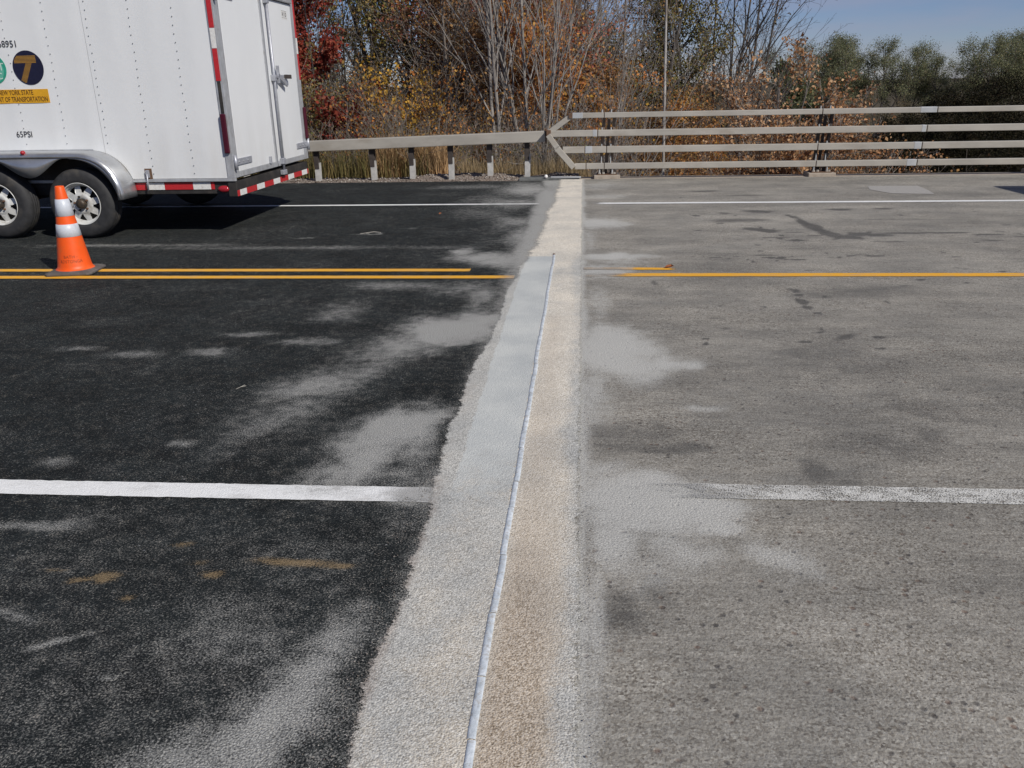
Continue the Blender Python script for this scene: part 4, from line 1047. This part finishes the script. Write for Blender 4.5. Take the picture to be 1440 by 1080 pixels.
def leaves(rng, P, size, droop=.5):
    N = len(P); s = size * (.55 + .8 * rng.rand(N)); a = rng.normal(0, 1, (N, 3)); a[:, 2] -= droop; a /= np.linalg.norm(a, axis=1, keepdims=True)
    q = rng.normal(0, 1, (N, 3)); q -= a * (q * a).sum(1, keepdims=True); q /= np.linalg.norm(q, axis=1, keepdims=True); nrm = np.cross(a, q)
    sc = s[:, None]; v0 = P; v1 = P + (a * .45 + q * .36 + nrm * .10) * sc; v2 = P + a * sc; v3 = P + (a * .45 - q * .36 + nrm * .10) * sc
    V = np.stack([v0, v1, v2, v3], 1).reshape(-1, 3); F = np.arange(4 * N).reshape(N, 4); return V, F


def leaf_mat(name, cols, trans=.35, obj_var=True, clump=None):
    n = NT(name); g = n.n('ShaderNodeNewGeometry'); k = len(cols)
    gain = {'dark_red_leaves': 1.25, 'dark_leaves_with_shade': 1.3, 'grey_green_leaves': 1.6, 'dark_red_leaves': 1.4, 'dry_tan_leaves': 1.35}.get(name, 2.1)
    c = n.ramp(g.outputs['Random Per Island'], [(i / (k - 1), tuple(min(.8, q * gain) for q in cc)) for i, cc in enumerate(cols)])
    nz = n.noise(1.1, 4, .6, n.coord()); c = n.mix(1, c, n.ramp(nz, [(.35, (.66, .68, .7)), (.62, (1.22, 1.18, 1.12))]), 'MULTIPLY')
    n.base(c); n.rough(.6); n.b.inputs['Specular IOR Level'].default_value = .06 if name in ('dark_leaves_with_shade', 'grey_green_leaves', 'brown_green_leaves') else .18
    tr = n.n('ShaderNodeBsdfTranslucent'); n.L(c, tr.inputs[0]); mx = n.n('ShaderNodeMixShader'); mx.inputs[0].default_value = trans
    n.L(n.b.outputs[0], mx.inputs[1]); n.L(tr.outputs[0], mx.inputs[2]); n.L(mx.outputs[0], n.out.inputs[0]); return n.m


def bark_mat(name, a, b): 
    n = NT(name); nz = n.noise(9, 6, .7, n.coord((1, 1, .25))); n.base(n.ramp(nz, [(.35, a), (.65, b)])); n.rough(.9); n.bump(n.noise(40, 5, .7, n.coord((1, 1, .2))), .6, .02); return n.m


BK_GREY = bark_mat('pale_grey_bark', (.16, .145, .13), (.32, .29, .26)); BK_DARK = bark_mat('dark_bark', (.05, .044, .040), (.11, .095, .082))
BK_MID = bark_mat('brown_bark', (.13, .11, .095), (.26, .225, .19)); BK_BIRCH = bark_mat('birch_bark', (.20, .17, .15), (.48, .46, .43))
LF_RED = leaf_mat('dark_red_leaves', [(.085, .012, .012), (.17, .026, .020), (.25, .050, .030), (.30, .10, .06), (.10, .03, .02)])
LF_PINK = leaf_mat('faded_red_leaves', [(.12, .035, .028), (.22, .065, .045), (.26, .10, .06), (.17, .11, .05), (.10, .04, .035)])
LF_OLIVE = leaf_mat('olive_leaves', [(.045, .050, .016), (.095, .090, .026), (.15, .13, .04), (.12, .10, .04), (.17, .11, .035)])
LF_YEL = leaf_mat('yellow_leaves', [(.12, .065, .010), (.24, .14, .022), (.34, .20, .032), (.26, .155, .03), (.16, .11, .03)])
LF_ORG = leaf_mat('orange_leaves', [(.14, .055, .018), (.26, .095, .025), (.32, .15, .04), (.24, .14, .04), (.12, .08, .03)])
LF_BRN = leaf_mat('russet_leaves', [(.055, .032, .018), (.10, .055, .028), (.16, .082, .034), (.22, .13, .05), (.075, .062, .028)])
LF_TAN = leaf_mat('dry_tan_leaves', [(.17, .080, .036), (.29, .145, .068), (.38, .21, .11), (.46, .31, .18), (.23, .12, .045)], .3)
LF_GRN = leaf_mat('dull_green_leaves', [(.028, .036, .016), (.055, .066, .028), (.085, .092, .045), (.11, .105, .055)])
LF_FAR = leaf_mat('grey_green_leaves', [(.075, .088, .052), (.12, .135, .075), (.165, .175, .10), (.175, .14, .08)])
LF_FAR2 = leaf_mat('brown_green_leaves', [(.045, .044, .030), (.075, .068, .042), (.11, .092, .055), (.13, .085, .05)])
LF_DARK = leaf_mat('dark_leaves_with_shade', [(.008, .008, .005), (.015, .015, .008), (.023, .021, .011), (.030, .020, .011)], .1)  # gloom of the right-hand wood is put into these leaf colours
LF_WEED = leaf_mat('weed_leaves', [(.06, .055, .02), (.11, .10, .035), (.15, .11, .04), (.10, .055, .025), (.07, .08, .03)])

BASE = dict(n=(9, 6, 5, 4), wig=(.05, .12, .18, .2), up=(.02, .06, .05, .03), kids=(12, 5, 4, 0), t0=(.25, .25, .25, 0), ang=(42, 42, 45, 40), ratio=(.42, .5, .5, .5), r=.10, H=9)


def variant(seed, **kw):
    P = dict(BASE); P.update(kw); return grow(np.random.RandomState(seed), P)


def tree(name, brs, loc, bark, leafm, N, size, label, cat='tree', group=None, lv=(2, 3), jit=.10, rot=0.0, scale=1.0, seed=0, zmin=None, clump=None):
    T = emptyo(name, loc, label, cat, group); T.rotation_euler = (0, 0, rot); T.scale = (scale,) * 3
    V, F = tubes([b for b in brs if b[3] == 0] or brs); mesh_np('trunk', V, [F], bark, T, True)
    rest = [b for b in brs if b[3] > 0]
    if rest: V, F = tubes(rest); o = mesh_np('branches', V, [F], bark, T, False)
    if N:
        r = np.random.RandomState(seed + 900); V, F = leaves(r, leaf_pts(r, brs, N, lv, jit, zmin, clump), size); mesh_np('crown', V, [F], leafm, T)
    return T


def copy_thing(src, loc, rot, scale, label, group=None):
    c = src.copy(); COL.objects.link(c); c.location = loc; c.rotation_euler = (0, 0, rot); c.scale = (scale,) * 3 if not isinstance(scale, tuple) else scale; c['label'] = label
    if group: c['group'] = group
    for ch in list(src.children): d = ch.copy(); COL.objects.link(d); d.parent = c
    return c


def tz(x, y): return float(terrain_z(np.array([float(x)]), np.array([float(y)]))[0]) - .05


def at(x, y): return (x, y, tz(x, y))


# --- individual trees, left to right
maple = tree('red_maple', variant(1, H=8.5, r=.13, kids=(18, 7, 5, 0), t0=(.18, .2, .2, 0), ang=(52, 45, 45, 0)), at(-7.75, 21.5), BK_DARK, LF_RED, 42000, .09,
             'dark red maple rising just behind the trailer\'s rear corner', jit=.13, seed=1)
ol = variant(3, H=10.5, r=.13, stems=4, spread=.13, kids=(13, 6, 4, 0), t0=(.40, .2, .2, 0), ang=(30, 42, 45, 0))
olive = tree('olive_leaved_tree', ol, at(-5.4, 26.5), BK_DARK, LF_OLIVE, 19000, .085, 'tall many-stemmed tree with thin olive leaves above the yellow shrub', jit=.14, seed=3, zmin=4.0)
bareP = dict(H=8.6, r=.075, kids=(15, 6, 4, 0), t0=(.18, .15, .15, 0), ang=(26, 28, 32, 0), ratio=(.46, .5, .5, 0), up=(.01, .05, .03, 0), wig=(.035, .08, .12, .2), rmin=.0035)
b1 = variant(11, **{**bareP, 'stems': 3, 'spread': .12, 'lean': (-.34, 0, 0)})
tree('bare_leaning_tree', b1, at(-5.6, 22.0), BK_DARK, None, 0, 0, 'dark bare tree with stems leaning left beside the olive-leaved tree')
b2 = variant(12, **{**bareP, 'stems': 2, 'spread': .14, 'lean': (-.16, 0, 0), 'r': .06, 'kids': (12, 5, 3, 0), 'rmin': .0025})
tree('bare_grey_tree', b2, at(-1.75, 17.6), BK_GREY, LF_BRN, 350, .07, 'grey bare clump of stems behind the second post from the rail end', seed=12)
b3 = variant(14, **{**bareP, 'stems': 4, 'spread': .12, 'r': .055, 'H': 8, 'kids': (11, 5, 3, 0), 'rmin': .0025})
tree('bare_grey_tree', b3, at(-1.02, 18.2), BK_GREY, None, 0, 0, 'grey bare many-stemmed tree behind the right end of the box beam')
b4 = variant(17, **{**bareP, 'stems': 4, 'spread': .30, 'r': .028, 'H': 6.0, 'lean': (.28, 0, 0), 'kids': (9, 4, 3, 0), 'rmin': .0022})
tree('leaning_sapling_clump', b4, at(-.75, 17.2), BK_GREY, LF_ORG, 300, .06, 'pale leafless saplings fanning right behind the sloping rail braces', cat='sapling', seed=17)
b5 = variant(19, **{**bareP, 'stems': 4, 'spread': .36, 'r': .018, 'H': 4.4, 'lean': (.34, 0, 0), 'kids': (9, 4, 3, 0), 'rmin': .003})
tree('leaning_sapling_clump', b5, at(.35, 17.0), BK_GREY, None, 0, 0, 'low pale twiggy saplings leaning right behind the first railing pedestal', cat='sapling')
b6 = variant(23, H=7.4, r=.05, kids=(14, 5, 4, 0), t0=(.3, .2, .2, 0), ang=(38, 40, 45, 0))
tree('orange_leaved_tree', b6, at(-.25, 21.5), BK_MID, LF_ORG, 8500, .085, 'slim orange-leaved tree above the left end of the bridge railing', jit=.13, seed=23, clump=.6)
b7 = variant(29, H=11, r=.16, stems=2, spread=.14, kids=(13, 6, 4, 0), t0=(.3, .2, .2, 0), ang=(42, 42, 45, 0), lean=(.03, 0, 0))
tree('green_brown_tree', b7, at(1.75, 30.5), BK_DARK, LF_OLIVE, 22000, .085, 'large dark tree with olive-brown crown left of the white birch stem', jit=.15, seed=29, zmin=5)
bi = variant(31, H=12.5, r=.062, kids=(8, 3, 2, 0), t0=(.74, .3, .3, 0), ang=(35, 35, 40, 0), wig=(.005, .1, .15, 0))
tree('birch_tree', bi, at(1.80, 18.2), BK_BIRCH, LF_BRN, 500, .07, 'thin straight white-barked birch stem behind the middle of the railing', seed=31)
b8 = variant(37, **{**bareP, 'stems': 4, 'spread': .16, 'r': .10, 'H': 11.5, 'kids': (13, 6, 4, 0), 'ang': (36, 36, 36, 0), 'lean': (.05, 0, 0)})
tree('bare_dark_tree', b8, at(5.3, 31.5), BK_DARK, None, 0, 0, 'wide bare dark tree standing against the sky right of the birch')
b9 = variant(41, **{**bareP, 'stems': 2, 'spread': .10, 'r': .11, 'H': 12, 'kids': (14, 6, 4, 0), 'ang': (38, 40, 40, 0), 't0': (.3, .15, .15, 0)})
tree('bare_dark_tree', b9, at(3.9, 30), BK_DARK, LF_BRN, 900, .08, 'tall bare dark tree between the birch and the wide bare tree', seed=41)
# tan-leaved bush behind the second pedestal
tb = variant(43, H=4.4, r=.035, stems=11, spread=.62, kids=(9, 5, 3, 0), n=(8, 5, 4, 3), t0=(.12, .15, .15, 0), ang=(38, 42, 45, 0), lean=(.05, -.05, 0), ratio=(.42, .5, .5, 0))
tree('tan_leaved_bush', tb, at(4.05, 18.6)[:2] + (-3.0,), BK_GREY, LF_TAN, 14000, .066, 'big bush covered in dry tan leaves behind the railing\'s second pedestal', cat='bush', jit=.07, seed=43, scale=1.06)
tb2 = variant(47, H=3.2, r=.03, stems=7, spread=.75, kids=(9, 5, 3, 0), n=(8, 5, 4, 3), t0=(.15, .15, .15, 0), ang=(38, 42, 45, 0), lean=(.40, 0, 0))
tree('tan_leaved_bush', tb2, (4.8, 18.2, -2.3), BK_GREY, LF_TAN, 4200, .062, 'lower tan-leaved bush reaching right behind the bottom rails', cat='bush', jit=.08, seed=47)
# yellow shrub and others behind the guard rail
ys_ = variant(53, H=3.6, r=.035, stems=6, spread=.22, kids=(9, 5, 4, 0), n=(7, 5, 4, 3), t0=(.2, .2, .2, 0), ang=(42, 45, 45, 0))
tree('yellow_shrub', ys_, at(-3.55, 18.7), BK_MID, LF_YEL, 3300, .085, 'bright yellow-leaved shrub over the middle of the box beam', cat='shrub', jit=.12, seed=53, scale=.80, clump=.6)
rsn = variant(59, H=2.6, r=.03, stems=5, spread=.4, kids=(7, 4, 3, 0), n=(6, 5, 4, 3))
tree('red_sumac', rsn, at(-5.35, 18.6), BK_DARK, LF_RED, 3000, .09, 'low crimson sumac just right of the trailer above the beam', cat='shrub', jit=.08, seed=59)
gsn = variant(61, H=3.4, r=.03, stems=6, spread=.25, kids=(9, 5, 3, 0), n=(7, 5, 4, 3))
tree('green_shrub', gsn, at(-6.0, 18.7), BK_MID, LF_WEED, 4200, .06, 'yellow-green shrub against the trailer\'s lower rear corner', cat='shrub', jit=.09, seed=61)

# --- thicket trees that fill the wood behind; a few kinds, copied
kinds = {}
kinds['russet'] = tree('russet_tree', variant(71, H=8, r=.08, stems=2, spread=.18, kids=(16, 6, 4, 0), t0=(.12, .2, .2, 0), ang=(46, 45, 45, 0)), at(-3.5, 25), BK_MID, LF_BRN, 14000, .085, 'russet-leaved tree behind the box beam just right of the yellow shrub', group='trees of the autumn wood behind the rails', jit=.13, seed=71)
kinds['pink'] = tree('faded_red_tree', variant(73, H=10.5, r=.09, stems=2, spread=.14, kids=(16, 6, 4, 0), t0=(.2, .2, .2, 0), ang=(40, 42, 45, 0)), at(-3.1, 30), BK_MID, LF_PINK, 16000, .09, 'tall faded-red tree above the left half of the box beam', group='trees of the autumn wood behind the rails', jit=.14, seed=73)
kinds['bare'] = tree('bare_brown_tree', variant(79, **{**bareP, 'H': 9, 'stems': 3, 'spread': .2, 'kids': (16, 7, 4, 0), 'ang': (36, 38, 40, 0)}), at(-2.0, 24), BK_MID, LF_BRN, 1500, .07, 'bare brown tree with a few leaves behind the last guard rail posts', group='trees of the autumn wood behind the rails', seed=79)
kinds['orange'] = tree('orange_tree', variant(83, H=7, r=.07, stems=2, spread=.22, kids=(14, 6, 4, 0), t0=(.1, .2, .2, 0), ang=(48, 45, 45, 0)), at(1.2, 24.5), BK_MID, LF_ORG, 11000, .085, 'orange-brown tree behind the railing left of the birch', group='trees of the autumn wood behind the rails', jit=.14, seed=83)
GRP = 'trees of the autumn wood behind the rails'
fills = [  # kind, x, y, rot, scale, label
    ('bare', -7.2, 27, 1, .9, 'thin bare tree against the sky right of the red maple'),
    ('russet', -6.4, 23.5, 3, .58, 'russet tree between the red maple and the leaning bare stems'),
    ('russet', -5.4, 28.5, 2, .66, 'russet tree below the olive-leaved crown'),
    ('pink', -4.6, 33.5, 4, .86, 'faded-red tree right of the olive-leaved tree against the sky'),
    ('pink', -2.3, 26, 5.2, .98, 'tallest faded-red tree behind the grey bare stems'),
    ('russet', -2.5, 22, 1.3, .75, 'short russet tree behind the guard rail\'s middle posts'),
    ('bare', -3.8, 23, 4.1, .9, 'bare brown tree behind the short russet tree'),
    ('orange', -2.2, 28, 2.6, .62, 'orange tree glimpsed between the grey bare stems'),
    ('bare', -.6, 26, 2.2, 1.05, 'bare brown tree behind the end of the box beam'),
    ('bare', .6, 29, 5.0, 1.1, 'bare twiggy tree above the sloping rail braces'),
    ('russet', .55, 23, 4.4, .78, 'russet tree low behind the first railing pedestal'),
    ('russet', 1.9, 24.5, 0.4, .80, 'russet tree around the foot of the birch'),
    ('orange', 3.0, 25, 5.5, .78, 'orange-brown tree just right of the birch'),
    ('russet', 3.4, 28, 2.9, .85, 'russet tree below the tall bare dark tree'),
    ('orange', 4.5, 27, .9, .72, 'orange-brown tree below the wide bare dark tree'),
    ('bare', 4.2, 24, 3.6, .75, 'short bare brown tree between birch and tan bush'),
    ('russet', 5.2, 26.5, 5.9, .68, 'russet tree at the left of the tan-leaved bush'),
    ('bare', -1.9, 36, 0.2, 1.25, 'far bare tree topping out behind the faded-red trees'),
    ('bare', 1.5, 37, 1.9, 1.2, 'far bare tree behind the green-brown crown'),
    ('bare', -4.0, 38, 3.3, 1.2, 'far bare tree between the olive and faded-red crowns'),
    ('russet', 6.6, 30, 1.1, .70, 'russet tree behind the tan-leaved bush'),
    ('pink', -1.15, 24.8, .7, .80, 'faded-red tree between the two grey bare clumps'),
    ('pink', -3.4, 27.5, 3.1, .86, 'faded-red tree right of the yellow shrub'),
    ('russet', -9.5, 26, 1.7, .9, 'russet tree hidden mostly by the trailer'),
]
for k, x, y, r, s, lab in fills: copy_thing(kinds[k], at(x, y), r, s, lab, GRP)

# --- distant trees on the right skyline and dark wood, its shade put into the leaf colour
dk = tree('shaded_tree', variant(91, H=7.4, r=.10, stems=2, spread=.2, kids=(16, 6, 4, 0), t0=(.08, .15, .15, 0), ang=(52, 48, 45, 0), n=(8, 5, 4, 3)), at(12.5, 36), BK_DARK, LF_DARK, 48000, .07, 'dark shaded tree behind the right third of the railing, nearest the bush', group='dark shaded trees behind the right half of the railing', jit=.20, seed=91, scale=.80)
GD = 'dark shaded trees behind the right half of the railing'
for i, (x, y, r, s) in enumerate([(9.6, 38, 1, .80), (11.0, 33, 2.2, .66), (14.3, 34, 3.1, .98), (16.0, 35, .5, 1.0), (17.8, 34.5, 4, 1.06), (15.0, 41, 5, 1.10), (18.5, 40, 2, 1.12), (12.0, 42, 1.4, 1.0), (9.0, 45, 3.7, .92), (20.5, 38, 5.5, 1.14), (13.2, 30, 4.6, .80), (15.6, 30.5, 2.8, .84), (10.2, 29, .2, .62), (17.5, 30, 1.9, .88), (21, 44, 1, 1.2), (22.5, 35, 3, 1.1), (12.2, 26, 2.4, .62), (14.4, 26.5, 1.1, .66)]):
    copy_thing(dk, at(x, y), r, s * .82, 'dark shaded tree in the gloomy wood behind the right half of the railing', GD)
dk['label'] = 'dark shaded tree in the gloomy wood behind the right half of the railing'
ft = tree('distant_tree', variant(97, H=11.0, r=.16, stems=3, spread=.24, kids=(16, 6, 4, 0), t0=(.35, .2, .2, 0), ang=(44, 45, 45, 0)), at(26.0, 98), BK_MID, LF_FAR, 21000, .13, 'tallest grey-green distant tree on the right skyline, second from the left', group='distant grey-green trees on the right skyline', jit=.30, seed=97, zmin=3.5, scale=.86, clump=.42)
GF = 'distant grey-green trees on the right skyline'
for x, y, r, s, lab in [(23.0, 96, 1.2, .93, 'leftmost grey-green distant tree with a rounded crown on the right skyline'), (29.6, 99, 2.9, .98, 'third grey-green distant tree on the right skyline'), (32.2, 98, 4.4, .94, 'fourth grey-green distant tree on the right skyline, beside the third'),
                        (35.2, 99, .6, .88, 'shorter distant tree right of the four tall skyline trees'), (38.0, 97, 3.5, .80, 'low thin distant tree in the dip of the skyline'), (40.6, 94, 5.1, .92, 'distant tree rising at the right end of the skyline'), (43.8, 95, 2.0, .97, 'distant tree near the right edge of the photo'), (47, 97, 2.6, 1.0, 'last distant tree at the right edge of the photo')]:
    copy_thing(ft, at(x, y), r, s * .86, lab, GF)
rt_ = tree('round_green_tree', variant(101, H=8.5, r=.15, kids=(18, 7, 4, 0), t0=(.25, .15, .15, 0), ang=(60, 45, 45, 0)), at(17.1, 74), BK_MID, LF_GRN, 9000, .26, 'round dark green distant tree above the tan-leaved bush', jit=.28, seed=101)
# middle-distance band of mixed trees closing the gaps below the skyline
md = tree('brown_grey_tree', variant(103, H=8.6, r=.12, stems=2, spread=.2, kids=(16, 6, 4, 0), t0=(.1, .2, .2, 0), ang=(48, 46, 45, 0)), at(19.0, 62), BK_MID, LF_FAR2, 30000, .095, 'dull brown-green tree in the band below the right skyline', group='dull trees in the band below the right skyline', jit=.26, seed=103, scale=.6)
for i, (x, y, r, s) in enumerate([(15.5, 60, 1, .85), (22.5, 63, 2, .92), (26, 61, 3, .90), (29.5, 62, 4, .96), (33, 60, 5, 1.02), (24, 54, .4, .82), (28, 52, 1.7, .86), (12.4, 58, 2.6, .85), (9.5, 56, 3.9, .9), (6.5, 52, 5.2, .95), (3.5, 50, .9, 1.0), (0, 50, 2.1, 1.05), (-4, 52, 3.2, 1.05), (-8.5, 50, 4.3, 1.0), (-13, 48, 5.6, 1.05), (-17.5, 46, 1.5, 1.0), (37, 64, .7, 1.1)]):
    copy_thing(md, at(x, y), r, s * (.60 if x > 9 else .9 if x > -5 else .80), 'dull brown-green tree in the band of woods beyond the nearer trees' if x < 9 else 'dull brown-green tree in the band below the right skyline', 'dull trees in the band of woods beyond' if x < 9 else 'dull trees in the band below the right skyline')


# --- brush and weeds: one mass each
def brush(name, seed, spots, P, leafm, bark, Nl, size, label, jit=.08, hs=(.8, 1.2)):
    rng = np.random.RandomState(seed); protos = [variant(seed + 1 + i, **P) for i in range(4)]
    BV = []; BF = []; LP = []; base = 0; tb_ = [tubes(p) for p in protos]
    for (x, y) in spots:
        k = rng.randint(4); a = rng.uniform(0, 6.28); s = rng.uniform(*hs); c, sn = math.cos(a) * s, math.sin(a) * s
        M = np.array([[c, -sn, 0], [sn, c, 0], [0, 0, s]]); o = np.array([x, y, tz(x, y)]); V, F = tb_[k]
        BV.append(V @ M.T + o); BF.append(F + base); base += len(V)
        if Nl: LP.append(leaf_pts(rng, protos[k], Nl, (1, 2, 3), jit) @ M.T + o)
    V = np.concatenate(BV); F = np.concatenate(BF)
    if Nl:
        lv, lf = leaves(rng, np.concatenate(LP), size); V = np.concatenate([V, lv]); lf = lf + base
        o = mesh_np(name, V, [F, lf], bark); o.data.materials.append(leafm)
        mi = np.zeros(len(F) + len(lf), np.int32); mi[len(F):] = 1; o.data.polygons.foreach_set('material_index', mi)
    else: o = mesh_np(name, V, [F], bark)
    tag(o, label, 'undergrowth', None, 'stuff'); return o


r_ = np.random.RandomState(8)
shrubP = dict(H=2.6, r=.016, stems=5, spread=.40, kids=(7, 4, 0, 0), n=(6, 5, 4, 3), t0=(.15, .15, .2, 0), ang=(36, 40, 40, 0), ratio=(.48, .5, .5, 0), rmin=.003)
def spots(n, x0, x1, y0, y1): return [(x0 + (x1 - x0) * a, y0 + (y1 - y0) * b) for a, b in zip(r_.rand(n), r_.rand(n))]
brush('undergrowth', 200, spots(60, -9.5, -.6, 19, 25), shrubP, LF_BRN, BK_MID, 700, .065, 'tangled brown and russet undergrowth behind the guard rail', hs=(.9, 1.5))
brush('undergrowth', 210, spots(46, -7.5, .2, 17.6, 22), shrubP, LF_ORG, BK_MID, 380, .065, 'orange and gold leafy undergrowth mixed into the thicket', hs=(.7, 1.25))
brush('undergrowth', 220, spots(70, .3, 7.5, 19, 25), {**shrubP, 'H': 3.8}, LF_BRN, BK_MID, 750, .068, 'brown leafy thicket seen through the bridge railing', hs=(.95, 1.35))
brush('undergrowth', 230, spots(26, .3, 7, 18, 21), {**shrubP, 'H': 3.9, 'spread': .3}, LF_YEL, BK_GREY, 90, .075, 'sparse yellow leaves on thin grey stems behind the bottom rails', hs=(.85, 1.15))
brush('undergrowth', 240, spots(60, -9, 0.1, 15.9, 18.2), {**shrubP, 'H': 1.35, 'kids': (6, 3, 0, 0), 'r': .008}, LF_WEED, BK_MID, 150, .035, 'green and brown weeds just behind the guard rail posts', jit=.05, hs=(.6, 1.1))
brush('undergrowth', 250, spots(24, -.9, 1.6, 16.3, 18.2), {**shrubP, 'H': 1.9, 'spread': .9, 'r': .010}, None, BK_GREY, 0, 0, 'bare grey briars behind the end of the bridge railing', hs=(.6, 1.0))
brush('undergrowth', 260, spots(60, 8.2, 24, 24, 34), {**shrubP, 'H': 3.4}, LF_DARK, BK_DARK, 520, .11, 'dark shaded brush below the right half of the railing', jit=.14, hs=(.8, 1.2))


def grass(name, n, xr, yr, h0, h1, cols, label, seed, wv=.005, lean=.25, patch=None):
    r = np.random.RandomState(seed); x = r.uniform(*xr, n); y = r.uniform(*yr, n)
    if patch: 
        k = fbm(x * 1.2, y * 1.2, seed, 3) > patch; x, y = x[k], y[k]; n = len(x)
    z = terrain_z(x, y) - .03; h = r.uniform(h0, h1, n); a = r.uniform(0, 6.28, n); ln = np.abs(r.normal(0, lean, n)); w = wv * (.6 + .8 * r.rand(n))
    dx, dy = np.cos(a), np.sin(a); b = r.uniform(0, 6.28, n); sx, sy = np.cos(b), np.sin(b); V = []
    for t, ww in ((0, 1), (.5, .8), (1, .12)):
        px = x + dx * ln * h * t * t; py = y + dy * ln * h * t * t; pz = z + h * t * (1 - .25 * ln * t)
        V += [np.stack([px - sx * w * ww, py - sy * w * ww, pz], 1), np.stack([px + sx * w * ww, py + sy * w * ww, pz], 1)]
    V = np.stack(V, 1).reshape(-1, 3); i = 6 * np.arange(n)[:, None]; F = np.concatenate([i + np.array([[0, 1, 3, 2]]), i + np.array([[2, 3, 5, 4]])])
    o = mesh_np(name, V, [F], leaf_mat(name + '_blades', cols, .2)); tag(o, label, 'grass', None, 'stuff'); return o


grass('tall_grass', 12000, (-3.9, -2.55), (15.9, 17.6), .5, 1.05, [(.13, .085, .045), (.24, .16, .085), (.33, .23, .13)], 'tall dry tan grass behind the middle guard rail posts', 301, .006)
grass('tall_grass', 22000, (-9, -2.9), (15.8, 18.5), .25, .85, [(.05, .045, .02), (.075, .07, .028), (.12, .095, .04), (.07, .048, .025)], 'green-brown tall grass and weeds behind the left guard rail posts', 303, .006)
grass('tall_grass', 9000, (-2.2, .3), (15.2, 18.0), .12, .5, [(.12, .09, .05), (.20, .15, .09), (.10, .08, .04)], 'short dead grass and litter behind the right guard rail posts', 305, .005)
